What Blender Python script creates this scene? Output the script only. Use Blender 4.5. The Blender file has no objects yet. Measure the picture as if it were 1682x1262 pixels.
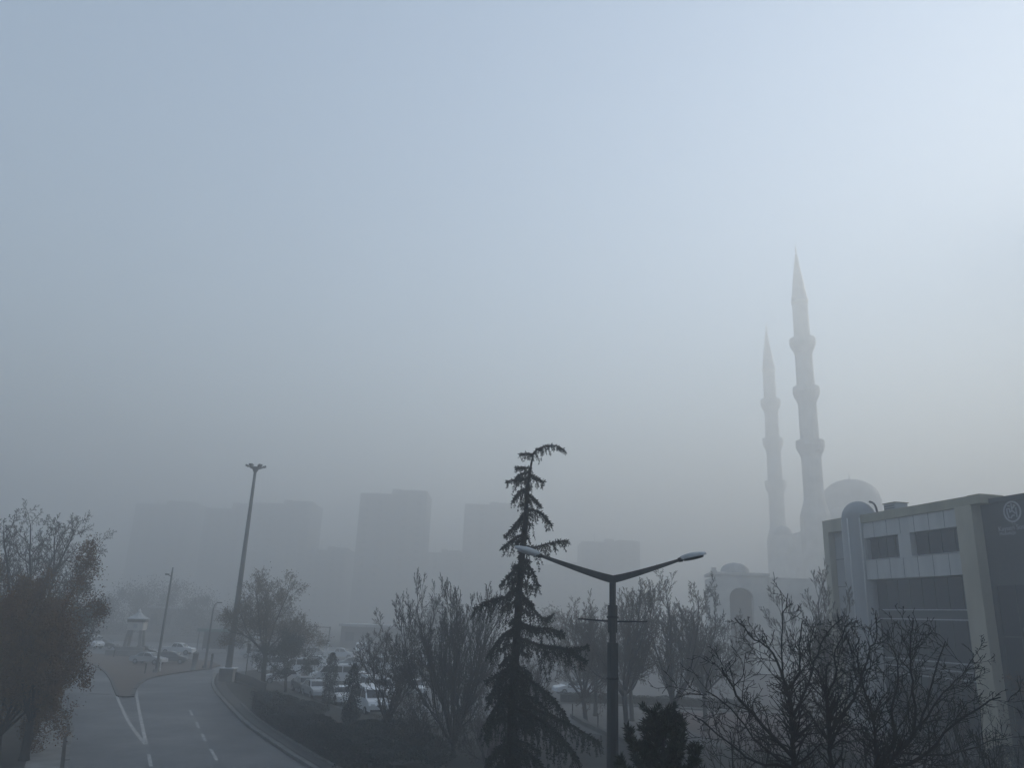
import bpy, math, random
import numpy as np
from mathutils import Vector, Matrix

# ------------------------------------------------------------------ camera, world, sun, exposure
S = bpy.context.scene
COL = S.collection
HC = 8.0                                   # the photograph is taken from a footbridge / upper window
PW, PH, F = 1682, 1262, 1264.0             # photograph size and focal length in its pixels
R = Matrix(((0.99918184, -0.04044307, 0.0),
            (-0.01164632, -0.28773263, -0.95763996),
            (0.0387299, 0.95685645, -0.28796823)))      # camera axes -> world (pitch 16.7, roll 2.3 deg)
cd = bpy.data.cameras.new('camera'); cam = bpy.data.objects.new('camera', cd); COL.objects.link(cam)
cd.sensor_width = 36.0; cd.lens = 36.0 * F / PW; cd.clip_start = 0.1; cd.clip_end = 8000
cam.matrix_world = Matrix.Translation((0, 0, HC)) @ R.to_4x4()
S.camera = cam

SUN_EL, SUN_AZ = math.radians(23), math.radians(56)     # azimuth clockwise from the viewing direction
w = bpy.data.worlds.new('World'); S.world = w; w.use_nodes = True
nt = w.node_tree; bg = nt.nodes['Background']
sky = nt.nodes.new('ShaderNodeTexSky'); sky.sky_type = 'NISHITA'; sky.sun_disc = False
sky.sun_elevation = SUN_EL; sky.sun_rotation = SUN_AZ
sky.altitude = 1000; sky.air_density = 1.3; sky.dust_density = 0.2; sky.ozone_density = 0.3
nt.links.new(sky.outputs[0], bg.inputs[0]); bg.inputs[1].default_value = 0.105
sl = bpy.data.lights.new('sun', 'SUN'); sun = bpy.data.objects.new('sun', sl); COL.objects.link(sun)
sl.energy = 2.0; sl.angle = math.radians(10); sl.color = (1.0, 0.905, 0.75)
sd = Vector((math.sin(SUN_AZ) * math.cos(SUN_EL), math.cos(SUN_AZ) * math.cos(SUN_EL), math.sin(SUN_EL)))
sun.rotation_euler = sd.to_track_quat('Z', 'Y').to_euler(); sun.location = sd * 300
S.view_settings.view_transform = 'Standard'; S.view_settings.look = 'None'
S.view_settings.exposure = 1.12; S.view_settings.gamma = 1.0
S.cycles.volume_bounces = 2; S.cycles.max_bounces = 8; S.cycles.transparent_max_bounces = 8
HAZE_DENSITY, HAZE_TOP = 0.0062, 141.0


def ray(px, py):
    return R @ Vector(((px - PW / 2) / F, (PH / 2 - py) / F, -1.0))


def g(px, py, z=0.0):
    d = ray(px, py); t = (z - HC) / d.z
    return Vector((d.x * t, d.y * t, z))


def at(px, py, y):
    d = ray(px, py); t = y / d.y
    return Vector((d.x * t, y, HC + d.z * t))


rng = np.random.default_rng(7)
rnd = random.Random(11)

# ------------------------------------------------------------------ materials
MATS = {}


def mat(name, col, rough=0.7, var=0.25, scale=3.0, col2=None, bump=0.0, bscale=40.0, metal=0.0, spec=0.4, stretch=None, coat=0.0):
    if name in MATS: return MATS[name]
    m = bpy.data.materials.new(name); m.use_nodes = True; t = m.node_tree; b = t.nodes['Principled BSDF']
    tc = t.nodes.new('ShaderNodeTexCoord'); vec = tc.outputs['Object']
    if stretch:
        mp = t.nodes.new('ShaderNodeMapping'); mp.inputs['Scale'].default_value = stretch
        t.links.new(vec, mp.inputs['Vector']); vec = mp.outputs[0]
    n = t.nodes.new('ShaderNodeTexNoise'); n.inputs['Scale'].default_value = scale; n.inputs['Detail'].default_value = 6
    t.links.new(vec, n.inputs['Vector'])
    r = t.nodes.new('ShaderNodeValToRGB'); r.color_ramp.elements[0].position = 0.3; r.color_ramp.elements[1].position = 0.72
    c2 = col2 or tuple(c * (1 + var) for c in col)
    r.color_ramp.elements[0].color = (*[c * (1 - var) for c in col], 1); r.color_ramp.elements[1].color = (*c2, 1)
    t.links.new(n.outputs[0], r.inputs[0]); t.links.new(r.outputs[0], b.inputs['Base Color'])
    b.inputs['Roughness'].default_value = rough; b.inputs['Metallic'].default_value = metal
    b.inputs['Specular IOR Level'].default_value = spec; b.inputs['Coat Weight'].default_value = coat
    if bump:
        n2 = t.nodes.new('ShaderNodeTexNoise'); n2.inputs['Scale'].default_value = bscale; n2.inputs['Detail'].default_value = 4
        t.links.new(vec, n2.inputs['Vector'])
        bp = t.nodes.new('ShaderNodeBump'); bp.inputs['Strength'].default_value = bump; bp.inputs['Distance'].default_value = 0.02
        t.links.new(n2.outputs[0], bp.inputs['Height']); t.links.new(bp.outputs[0], b.inputs['Normal'])
    MATS[name] = m
    return m


def brick_mat(name, c1, c2, cm, sx, sy, scale, rough=0.8):
    m = bpy.data.materials.new(name); m.use_nodes = True; t = m.node_tree; b = t.nodes['Principled BSDF']
    tc = t.nodes.new('ShaderNodeTexCoord'); k = t.nodes.new('ShaderNodeTexBrick')
    k.inputs['Color1'].default_value = (*c1, 1); k.inputs['Color2'].default_value = (*c2, 1); k.inputs['Mortar'].default_value = (*cm, 1)
    k.inputs['Scale'].default_value = scale; k.inputs['Brick Width'].default_value = sx; k.inputs['Row Height'].default_value = sy
    k.inputs['Mortar Size'].default_value = 0.015
    n = t.nodes.new('ShaderNodeTexNoise'); n.inputs['Scale'].default_value = 0.35; n.inputs['Detail'].default_value = 6
    mx = t.nodes.new('ShaderNodeMix'); mx.data_type = 'RGBA'; mx.blend_type = 'MULTIPLY'; mx.inputs[0].default_value = 0.7
    t.links.new(tc.outputs['Object'], k.inputs['Vector']); t.links.new(tc.outputs['Object'], n.inputs['Vector'])
    t.links.new(k.outputs[0], mx.inputs[6]); t.links.new(n.outputs[0], mx.inputs[7]); t.links.new(mx.outputs[2], b.inputs['Base Color'])
    b.inputs['Roughness'].default_value = rough
    MATS[name] = m
    return m


ASPHALT = mat('asphalt', (0.052, 0.055, 0.062), 0.6, 0.22, 0.22, bump=0.35, bscale=60, spec=0.5)
_t = ASPHALT.node_tree; _b = _t.nodes['Principled BSDF']; _tc = _t.nodes.new('ShaderNodeTexCoord')
_n1 = _t.nodes.new('ShaderNodeTexNoise'); _n1.inputs['Scale'].default_value = 0.09; _n1.inputs['Detail'].default_value = 8; _n1.inputs['Roughness'].default_value = 0.65
_n2 = _t.nodes.new('ShaderNodeTexNoise'); _n2.inputs['Scale'].default_value = 2.2; _n2.inputs['Detail'].default_value = 8
_mp = _t.nodes.new('ShaderNodeMapping'); _mp.inputs['Rotation'].default_value = (0, 0, 0.42); _mp.inputs['Scale'].default_value = (0.55, 0.03, 1)
_n3 = _t.nodes.new('ShaderNodeTexNoise'); _n3.inputs['Scale'].default_value = 1.6; _n3.inputs['Detail'].default_value = 3
_v = _t.nodes.new('ShaderNodeTexVoronoi'); _v.feature = 'DISTANCE_TO_EDGE'; _v.inputs['Scale'].default_value = 0.16
_cr = _t.nodes.new('ShaderNodeValToRGB'); _cr.color_ramp.elements[0].position = 0.0; _cr.color_ramp.elements[0].color = (.55, .55, .55, 1); _cr.color_ramp.elements[1].position = 0.004; _cr.color_ramp.elements[1].color = (1, 1, 1, 1)
_t.links.new(_tc.outputs['Object'], _n1.inputs['Vector']); _t.links.new(_tc.outputs['Object'], _n2.inputs['Vector']); _t.links.new(_tc.outputs['Object'], _mp.inputs['Vector']); _t.links.new(_mp.outputs[0], _n3.inputs['Vector'])
_t.links.new(_tc.outputs['Object'], _v.inputs['Vector']); _t.links.new(_v.outputs['Distance'], _cr.inputs[0])
_ad = _t.nodes.new('ShaderNodeMath'); _ad.operation = 'ADD'; _ad2 = _t.nodes.new('ShaderNodeMath'); _ad2.operation = 'MULTIPLY_ADD'; _ad2.inputs[1].default_value = 0.6
_t.links.new(_n1.outputs[0], _ad.inputs[0]); _t.links.new(_n3.outputs[0], _ad.inputs[1]); _t.links.new(_n2.outputs[0], _ad2.inputs[0]); _t.links.new(_ad.outputs[0], _ad2.inputs[2])
_rp = _t.nodes.new('ShaderNodeValToRGB'); _rp.color_ramp.elements[0].position = 0.85; _rp.color_ramp.elements[1].position = 1.65
_mr = _t.nodes.new('ShaderNodeMapRange'); _mr.inputs['From Min'].default_value = 0.85; _mr.inputs['From Max'].default_value = 1.75; _t.links.new(_ad2.outputs[0], _mr.inputs['Value'])
_rp.color_ramp.elements[0].position = 0.0; _rp.color_ramp.elements[1].position = 1.0; _rp.color_ramp.elements[0].color = (.026, .028, .033, 1); _rp.color_ramp.elements[1].color = (.072, .077, .086, 1)
_t.links.new(_mr.outputs[0], _rp.inputs[0]); _mx = _t.nodes.new('ShaderNodeMix'); _mx.data_type = 'RGBA'; _mx.blend_type = 'MULTIPLY'; _mx.inputs[0].default_value = 1.0
_t.links.new(_rp.outputs[0], _mx.inputs[6]); _t.links.new(_cr.outputs[0], _mx.inputs[7]); _t.links.new(_mx.outputs[2], _b.inputs['Base Color'])
_mr2 = _t.nodes.new('ShaderNodeMapRange'); _mr2.inputs['From Min'].default_value = 0.35; _mr2.inputs['From Max'].default_value = 0.65; _mr2.inputs['To Min'].default_value = 0.30; _mr2.inputs['To Max'].default_value = 0.56
_t.links.new(_n1.outputs[0], _mr2.inputs['Value']); _t.links.new(_mr2.outputs[0], _b.inputs['Roughness'])
LOT = mat('lot_asphalt', (0.07, 0.07, 0.075), 0.6, 0.3, 0.3, bump=0.3)
EARTH = mat('earth', (0.030, 0.028, 0.023), 0.95, 0.4, 0.5, bump=0.5, bscale=12)
PAVER = brick_mat('brown_pavers', (0.165, 0.118, 0.085), (0.145, 0.108, 0.08), (0.095, 0.075, 0.06), 0.4, 0.2, 1.6)
PLAZA = brick_mat('plaza_slabs', (0.17, 0.165, 0.16), (0.15, 0.145, 0.14), (0.09, 0.09, 0.09), 0.6, 0.6, 1.0)
REDPAVE = brick_mat('red_pavers', (0.16, 0.10, 0.09), (0.14, 0.09, 0.085), (0.09, 0.07, 0.065), 0.4, 0.2, 1.6)
KERB = mat('kerb_stone', (0.15, 0.148, 0.142), 0.8, 0.3, 1.2)
DARKKERB = mat('wet_kerb', (0.07, 0.068, 0.065), 0.75, 0.3, 1.5)
PAINT = mat('road_paint', (0.33, 0.33, 0.325), 0.75, 0.4, 3.5, col2=(0.50, 0.50, 0.49))
BARK = mat('dark_bark', (0.022, 0.019, 0.017), 0.9, 0.35, 6, bump=0.6, bscale=25)
BARK2 = mat('grey_bark', (0.04, 0.035, 0.032), 0.9, 0.35, 5)
TWIG = mat('twigs', (0.038, 0.028, 0.021), 0.9, 0.3, 2)
TWIG2 = mat('brown_twigs', (0.082, 0.060, 0.042), 0.9, 0.3, 2)
BROWNLEAF = mat('withered_leaves', (0.12, 0.068, 0.026), 0.85, 0.45, 1.2, col2=(0.19, 0.10, 0.034))
TANLEAF = mat('tan_leaves', (0.15, 0.112, 0.055), 0.85, 0.35, 0.8)
DARKLEAF = mat('evergreen_leaves', (0.015, 0.020, 0.016), 0.7, 0.45, 1.3)
CEDAR = mat('cedar_needles', (0.014, 0.019, 0.015), 0.7, 0.45, 1.8)
PINE = mat('pine_needles', (0.019, 0.027, 0.014), 0.7, 0.5, 2.2)
TEAL = mat('bluish_conifer', (0.030, 0.042, 0.042), 0.75, 0.35, 1.5)
STEEL = mat('painted_steel', (0.055, 0.058, 0.060), 0.5, 0.25, 2.0, spec=0.5, stretch=(4, 4, 0.6))
GALV = mat('galvanised_steel', (0.10, 0.105, 0.11), 0.5, 0.2, 1.0, stretch=(3, 3, 0.4))
DARKMETAL = mat('dark_metal', (0.03, 0.03, 0.032), 0.5, 0.2, 2)
LAMPHOOD = mat('lamp_hood', (0.36, 0.37, 0.38), 0.35, 0.15, 4, spec=0.6)
LENS = mat('lamp_glass', (0.62, 0.64, 0.66), 0.15, 0.1, 4, spec=0.6, coat=0.5)
CONC = mat('concrete', (0.20, 0.20, 0.195), 0.85, 0.25, 1.0, bump=0.2)
CONC2 = mat('weathered_white_roof', (0.42, 0.44, 0.45), 0.7, 0.2, 1.5)
WHITE = mat('white_paint', (0.70, 0.72, 0.73), 0.5, 0.12, 1.5)
STONE = mat('pale_mosque_stone', (0.68, 0.66, 0.62), 0.85, 0.2, 0.4)
LEAD = mat('lead_roofing', (0.38, 0.39, 0.40), 0.6, 0.25, 0.6)
CAPSTONE = mat('olive_stone_cap', (0.34, 0.32, 0.24), 0.8, 0.18, 0.6, stretch=(1, 1, 0.3))
PILLAR = mat('weathered_stone', (0.46, 0.425, 0.34), 0.85, 0.2, 0.5, stretch=(1, 1, 0.25))
PANEL = mat('aluminium_panel', (0.52, 0.515, 0.50), 0.5, 0.12, 0.7, spec=0.5, stretch=(1.5, 1.5, 0.3))
PANEL2 = mat('grey_render', (0.37, 0.37, 0.375), 0.75, 0.15, 0.5, stretch=(1, 1, 0.25))
CLAD = mat('dark_cladding', (0.052, 0.056, 0.063), 0.5, 0.2, 0.5, stretch=(1, 1, 0.4))
GLASS = mat('dark_glazing', (0.020, 0.028, 0.040), 0.22, 0.18, 0.2, spec=0.35)
PANE = mat('window_glass', (0.04, 0.05, 0.06), 0.1, 0.2, 0.3, spec=0.5)
RAIL = mat('pale_rail', (0.42, 0.43, 0.45), 0.4, 0.1, 2)
LOGO = mat('sign_letter', (0.40, 0.41, 0.43), 0.5, 0.08, 2)
BLOCK = mat('apartment_render', (0.16, 0.155, 0.155), 0.9, 0.15, 0.1)
BALC = mat('balcony_render', (0.20, 0.195, 0.19), 0.9, 0.15, 0.3)
GREENROOF = mat('green_roof', (0.09, 0.17, 0.15), 0.6, 0.15, 0.5)
TYRE = mat('tyre_rubber', (0.015, 0.015, 0.016), 0.9, 0.2, 8)
RIM = mat('wheel_rim', (0.30, 0.31, 0.32), 0.4, 0.1, 8)
CARGLASS = mat('car_glass', (0.02, 0.024, 0.03), 0.08, 0.1, 1, spec=0.6)
TAIL = mat('tail_light', (0.25, 0.02, 0.02), 0.3, 0.1, 8)
HEAD = mat('head_light', (0.6, 0.62, 0.64), 0.2, 0.1, 8)
BROWNBOX = mat('rusty_cabinet', (0.075, 0.055, 0.045), 0.8, 0.3, 1.5)
CARPAINT = {'white': mat('car_white', (0.74, 0.76, 0.78), 0.35, 0.05, 1, spec=0.5, coat=0.4),
            'silver': mat('car_silver', (0.42, 0.44, 0.46), 0.35, 0.05, 1, spec=0.5, coat=0.4),
            'grey': mat('car_grey', (0.13, 0.135, 0.145), 0.35, 0.08, 1, coat=0.4),
            'dark': mat('car_dark', (0.03, 0.033, 0.038), 0.35, 0.08, 1, coat=0.4),
            'red': mat('car_red', (0.22, 0.04, 0.035), 0.35, 0.08, 1, coat=0.4),
            'blue': mat('car_blue', (0.05, 0.08, 0.16), 0.35, 0.08, 1, coat=0.4)}


# ------------------------------------------------------------------ mesh helpers
class MB:
    def __init__(s): s.v = []; s.f = []; s.sm = []

    def add(s, vs, fs, smooth=False):
        o = len(s.v); s.v += [tuple(p) for p in vs]
        s.f += [tuple(i + o for i in f) for f in fs]; s.sm += [smooth] * len(fs)
        return s

    def box(s, x0, x1, y0, y1, z0, z1, bev=0.0):
        if bev > 0:
            b = bev
            ring = [(x0 + b, y0), (x1 - b, y0), (x1, y0 + b), (x1, y1 - b), (x1 - b, y1), (x0 + b, y1), (x0, y1 - b), (x0, y0 + b)]
            return s.prism(ring, z0, z1)
        v = [(x0, y0, z0), (x1, y0, z0), (x1, y1, z0), (x0, y1, z0), (x0, y0, z1), (x1, y0, z1), (x1, y1, z1), (x0, y1, z1)]
        return s.add(v, [(0, 3, 2, 1), (4, 5, 6, 7), (0, 1, 5, 4), (1, 2, 6, 5), (2, 3, 7, 6), (3, 0, 4, 7)])

    def prism(s, poly, z0, z1, top_scale=None):
        n = len(poly); c = (sum(p[0] for p in poly) / n, sum(p[1] for p in poly) / n); k = top_scale or 1
        v = [(p[0], p[1], z0) for p in poly] + [(c[0] + (p[0] - c[0]) * k, c[1] + (p[1] - c[1]) * k, z1) for p in poly]
        return s.add(v, [tuple(range(n))[::-1], tuple(range(n, 2 * n))] + [(i, (i + 1) % n, n + (i + 1) % n, n + i) for i in range(n)])

    def tube(s, pts, rad, n=6, cap=True, smooth=True):
        pts = [Vector(p) for p in pts]; m = len(pts)
        if not hasattr(rad, '__len__'): rad = [rad] * m
        vs = []; u = None
        for i, p in enumerate(pts):
            d = (pts[min(i + 1, m - 1)] - pts[max(i - 1, 0)])
            d = d.normalized() if d.length > 1e-9 else Vector((0, 0, 1))
            if u is None:
                u = d.orthogonal().normalized()
            else:
                u = u - d * u.dot(d)
                u = u.normalized() if u.length > 1e-6 else d.orthogonal().normalized()
            w_ = d.cross(u)
            for k in range(n):
                a = 2 * math.pi * k / n
                vs.append(p + (u * math.cos(a) + w_ * math.sin(a)) * rad[i])
        fs = [(i * n + k, i * n + (k + 1) % n, (i + 1) * n + (k + 1) % n, (i + 1) * n + k) for i in range(m - 1) for k in range(n)]
        if cap: fs += [tuple(range(n))[::-1], tuple(range((m - 1) * n, m * n))]
        return s.add(vs, fs, smooth)

    def lathe(s, prof, n=24, c=(0, 0, 0), smooth=True, a0=0.0, a1=2 * math.pi):
        full = abs(a1 - a0 - 2 * math.pi) < 1e-6; k_ = n if full else n + 1
        vs = [(c[0] + r * math.cos(a0 + (a1 - a0) * k / n), c[1] + r * math.sin(a0 + (a1 - a0) * k / n), c[2] + z) for r, z in prof for k in range(k_)]
        fs = []
        for i in range(len(prof) - 1):
            for k in range(n):
                q = (k + 1) % k_ if full else k + 1
                fs.append((i * k_ + k, i * k_ + q, (i + 1) * k_ + q, (i + 1) * k_ + k))
        return s.add(vs, fs, smooth)

    def sheet(s, poly, z):
        return s.add([(p[0], p[1], z) for p in poly], [tuple(range(len(poly)))])

    def build(s, name, m, parent=None):
        me = bpy.data.meshes.new(name); me.from_pydata(s.v, [], s.f)
        me.polygons.foreach_set('use_smooth', s.sm); me.materials.append(m); me.update()
        o = bpy.data.objects.new(name, me); COL.objects.link(o)
        if parent: o.parent = parent
        return o


def npmesh(name, V, Fa, m, parent=None):
    me = bpy.data.meshes.new(name); me.from_pydata(V.tolist(), [], Fa.tolist()); me.materials.append(m); me.update()
    o = bpy.data.objects.new(name, me); COL.objects.link(o)
    if parent: o.parent = parent
    return o


def leaf_arrays(C, size, aspect=0.55, down=0.0):
    """one small quad per centre, random orientation"""
    C = np.asarray(C, float); n = len(C)
    a = rng.normal(size=(n, 3)); a[:, 2] -= down; a /= np.linalg.norm(a, axis=1)[:, None]
    b = np.cross(a, rng.normal(size=(n, 3))); b /= np.linalg.norm(b, axis=1)[:, None]
    L = (size * rng.uniform(0.6, 1.3, n))[:, None] * 0.5
    V = np.stack([C - a * L, C + b * L * aspect, C + a * L, C - b * L * aspect], 1).reshape(-1, 3)
    return V, np.arange(4 * n).reshape(n, 4)


def tag(o, label=None, cat=None, group=None, kind=None):
    if label: o['label'] = label
    if cat: o['category'] = cat
    if group: o['group'] = group
    if kind: o['kind'] = kind
    return o


def thing(name, label, cat, loc=(0, 0, 0), rz=0.0, group=None):
    o = bpy.data.objects.new(name, None); COL.objects.link(o); o.empty_display_size = 0.3
    o.location = loc; o.rotation_euler = (0, 0, rz)
    return tag(o, label, cat, group)


def copy_tree(o, parent=None):
    c = o.copy(); COL.objects.link(c)
    if parent: c.parent = parent
    for ch in list(o.children): copy_tree(ch, c)
    return c


def strip(mb, pts, wid, z):
    """flat ribbon along pts"""
    L = []; Rr = []
    for i, p in enumerate(pts):
        p = Vector((p[0], p[1])); d = Vector(pts[min(i + 1, len(pts) - 1)][:2]) - Vector(pts[max(i - 1, 0)][:2]); d.normalize()
        q = Vector((-d.y, d.x)) * wid / 2; L.append(p + q); Rr.append(p - q)
    n = len(pts); v = [(p.x, p.y, z) for p in L] + [(p.x, p.y, z) for p in Rr]
    mb.add(v, [(i, n + i, n + i + 1, i + 1) for i in range(n - 1)])


def kerb_run(mb, pts, wid, z0, z1, side=1, stone=1.0):
    """row of kerb stones along pts with narrow joints; thickness lies to the given side"""
    P = [Vector((p[0], p[1])) for p in pts]; cum = [0.0]
    for i in range(len(P) - 1): cum.append(cum[-1] + (P[i + 1] - P[i]).length)
    n = max(1, int(round(cum[-1] / stone)))

    def along(d):
        for i in range(len(P) - 1):
            if d <= cum[i + 1] or i == len(P) - 2: return P[i].lerp(P[i + 1], (d - cum[i]) / max(1e-6, cum[i + 1] - cum[i]))
    for k_ in range(n):
        g_ = 0.012 if stone < 1.5 else 0.0; a_, b_ = along(cum[-1] * k_ / n + g_), along(cum[-1] * (k_ + 1) / n - g_); d = (b_ - a_).normalized(); q = Vector((-d.y, d.x)) * wid * side
        j = (0.006 * ((k_ * 7919) % 5 - 2)) if stone < 1.5 else 0.0
        A, B, C_, D_ = a_, b_, b_ + q, a_ + q
        v = [(*A, z0), (*B, z0), (*C_, z0), (*D_, z0), (*A, z1 + j), (*B, z1 + j), (*C_, z1 + j), (*D_, z1 + j)]
        mb.add(v, [(4, 5, 6, 7), (0, 1, 5, 4), (1, 2, 6, 5), (2, 3, 7, 6), (3, 0, 4, 7)])


def smooth_path(pts, k=6):
    """Catmull-Rom through 2-D/3-D points"""
    P = [Vector(p) for p in pts]; out = []
    for i in range(len(P) - 1):
        p0, p1, p2, p3 = P[max(i - 1, 0)], P[i], P[i + 1], P[min(i + 2, len(P) - 1)]
        for j in range(k):
            t = j / k
            out.append(0.5 * ((2 * p1) + (p2 - p0) * t + (2 * p0 - 5 * p1 + 4 * p2 - p3) * t * t + (3 * p1 - p0 - 3 * p2 + p3) * t ** 3))
    out.append(P[-1]); return out


# ------------------------------------------------------------------ haze
hm = bpy.data.materials.new('haze'); hm.use_nodes = True; t = hm.node_tree
t.nodes.remove(t.nodes['Principled BSDF']); pv = t.nodes.new('ShaderNodeVolumePrincipled')
pv.inputs['Color'].default_value = (0.957, 0.966, 0.957, 1); pv.inputs['Density'].default_value = HAZE_DENSITY
pv.inputs['Density Attribute'].default_value = ''; pv.inputs['Anisotropy'].default_value = 0.45
t.links.new(pv.outputs[0], t.nodes['Material Output'].inputs['Volume'])
hz = MB().box(-1250, 1250, -1250, 1250, -1.0, HAZE_TOP).build('haze', hm); tag(hz, kind='stuff')

# ------------------------------------------------------------------ ground, road, pavements
tag(MB().sheet([(-1240, -1240), (1240, -1240), (1240, 1240), (-1240, 1240)], 0.0).build('ground', EARTH), kind='structure')

kerbR = smooth_path([g(*p)[:2] for p in ((352, 1108), (347, 1119), (348, 1130), (356, 1143), (371, 1160), (400, 1190), (450, 1226), (505, 1262))] + [(-3.0, 33.0), (6, 20), (18, 4)], 5)
leftE = smooth_path([(-8.0, 15.0), (-15, 30), g(105, 1262)[:2], g(109, 1220)[:2], g(112, 1190)[:2], (-38.5, 71), (-52, 88), (-75, 104), (-120, 122)], 5)
road = [(p[0] - 0.3, p[1]) for p in leftE] + [(-120, 150), (20, 190), (5, 150), (-26, 132)] + [(p[0] + 0.3, p[1]) for p in kerbR] + [(-2, 4)]
tag(MB().sheet(road, 0.004).build('road', ASPHALT), kind='structure')
lot = [(p[0] + 4.2, p[1] + 2.2) for p in kerbR[5:24]]
lotp = [(-26.5, 132), (-26, 95), (-23.5, 88), (-17, 76), (-12.5, 68), (-4, 63.2), (-2, 66), (3.0, 74), (4.5, 84), (30, 86), (60, 120), (30, 140), (5, 150)]
tag(MB().sheet(lotp, 0.009).build('parking_lot', LOT), kind='structure')

# traffic island / square with the kiosk: raised pavers with a kerb all round
tipL = [g(*p)[:2] for p in ((100, 1079), (125, 1084), (150, 1092), (170, 1101), (183, 1115), (190, 1130), (197, 1146))]
tipR = [g(*p)[:2] for p in ((214, 1147), (221, 1131), (232, 1121), (250, 1114), (290, 1107), (345, 1100))]
isl = smooth_path(tipL, 4) + smooth_path(tipR, 4)
back = [(-37.5, 110), (-42, 118), (-70, 124), (-95, 124)]
island = isl + back
tag(MB().prism([(p[0], p[1]) for p in island], 0.0, 0.12).build('traffic_island', PAVER), kind='structure')
k = MB(); kerb_run(k, isl, 0.28, 0.0, 0.135, -1); tag(k.build('island_kerb', DARKKERB), kind='structure')

# right-hand pavement strip and planting bed
k = MB(); kerb_run(k, kerbR, 0.30, 0.0, 0.15, 1); tag(k.build('kerb', KERB), kind='structure')
inner = [(p[0] + 0.32, p[1] + 0.14) for p in kerbR]
bed = inner + [(25, 10), (25, 52), (4, 60.5), (-4, 62.8), (-12.8, 67.5), (-17.4, 75.6), (-24, 87.5), (-26.3, 92.5)]
tag(MB().prism([(p[0], p[1]) for p in bed], 0.0, 0.115).build('pavement', EARTH), kind='structure')
band = MB(); strip(band, [(p[0] + 0.85, p[1] + 0.42) for p in kerbR], 0.9, 0.121); tag(band.build('pavement_strip', DARKKERB), kind='structure')
k2 = MB(); kerb_run(k2, [(p[0] + 0.98, p[1] + 0.5) for p in kerbR[20:]], 0.14, 0.1, 0.2, 1); tag(k2.build('planting_bed_kerb', KERB), kind='structure')

# left pavement
lp = [(p[0], p[1]) for p in leftE] + [(-140, 122), (-140, -5), (-8, -5)]
tag(MB().prism([(p[0], p[1]) for p in lp], 0.0, 0.11).build('left_pavement', EARTH), kind='structure')
strp = MB(); strip(strp, [(p[0] - 0.9, p[1] - 0.3) for p in leftE], 1.5, 0.117); tag(strp.build('left_footpath', CONC), kind='structure')
k = MB(); kerb_run(k, [(p[0], p[1]) for p in leftE], 0.22, 0.0, 0.14, -1); tag(k.build('left_kerb', KERB), kind='structure')

# right plaza
plz = [(4.8, 60.6), (24.7, 52.2), (25, 30), (60, 30), (60, 80), (12, 80.5), (6, 79)]
tag(MB().prism(plz, 0.0, 0.10).build('plaza', PLAZA), kind='structure')
redp = [(13.5, 76), (15.5, 56), (24, 52), (30, 50), (31, 76)]
tag(MB().sheet(redp, 0.106).build('red_paving', REDPAVE), kind='structure')
pth = MB(); kerb_run(pth, [(6.4, 69), (7.0, 64), (8.2, 58.5), (9.5, 54), (11, 49)], 0.5, 0.1, 0.38, -1)
tag(pth.build('plaza_edging', DARKKERB), kind='structure')
k = MB(); kerb_run(k, [(10.5, 79.4), (26, 77.2), (34, 76)], 0.35, 0.1, 0.24, -1); tag(k.build('plaza_kerb', KERB), kind='structure')

# painted lines
pm = MB()
strip(pm, smooth_path([g(*p)[:2] for p in ((180, 1112), (187, 1130), (196, 1155), (210, 1185), (225, 1207), (239, 1224))], 5), 0.22, 0.009)
strip(pm, smooth_path([g(*p)[:2] for p in ((232, 1118), (225, 1126), (224, 1140), (228, 1165), (234, 1195), (239.5, 1223))], 5), 0.22, 0.010)
for a, b in (((322, 1187), (326, 1197)), ((332, 1207), (338, 1219)), ((346, 1232), (356, 1250)), ((244, 1240), (248, 1260)), ((312, 1168), (316, 1177))):
    strip(pm, [g(*a)[:2], g(*b)[:2]], 0.18, 0.009)
strip(pm, [(-13.5, 42.0), (-12.0, 38.8)], 0.18, 0.009); strip(pm, [(-16.3, 40.0), (-15.0, 36.6)], 0.18, 0.009)
tag(pm.build('road_markings', PAINT), kind='structure')
dr = MB(); a = g(165, 1141); dr.box(a.x - 0.9, a.x + 0.9, a.y - 0.25, a.y + 0.25, 0.004, 0.014); tag(dr.build('drain_grate', DARKMETAL), 'dark drain grate set in the left carriageway', 'drain')

# ------------------------------------------------------------------ trees
def rot_dir(d, ang, az):
    u = d.orthogonal().normalized(); v_ = d.cross(u)
    return (d * math.cos(ang) + (u * math.cos(az) + v_ * math.sin(az)) * math.sin(ang)).normalized()


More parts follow.
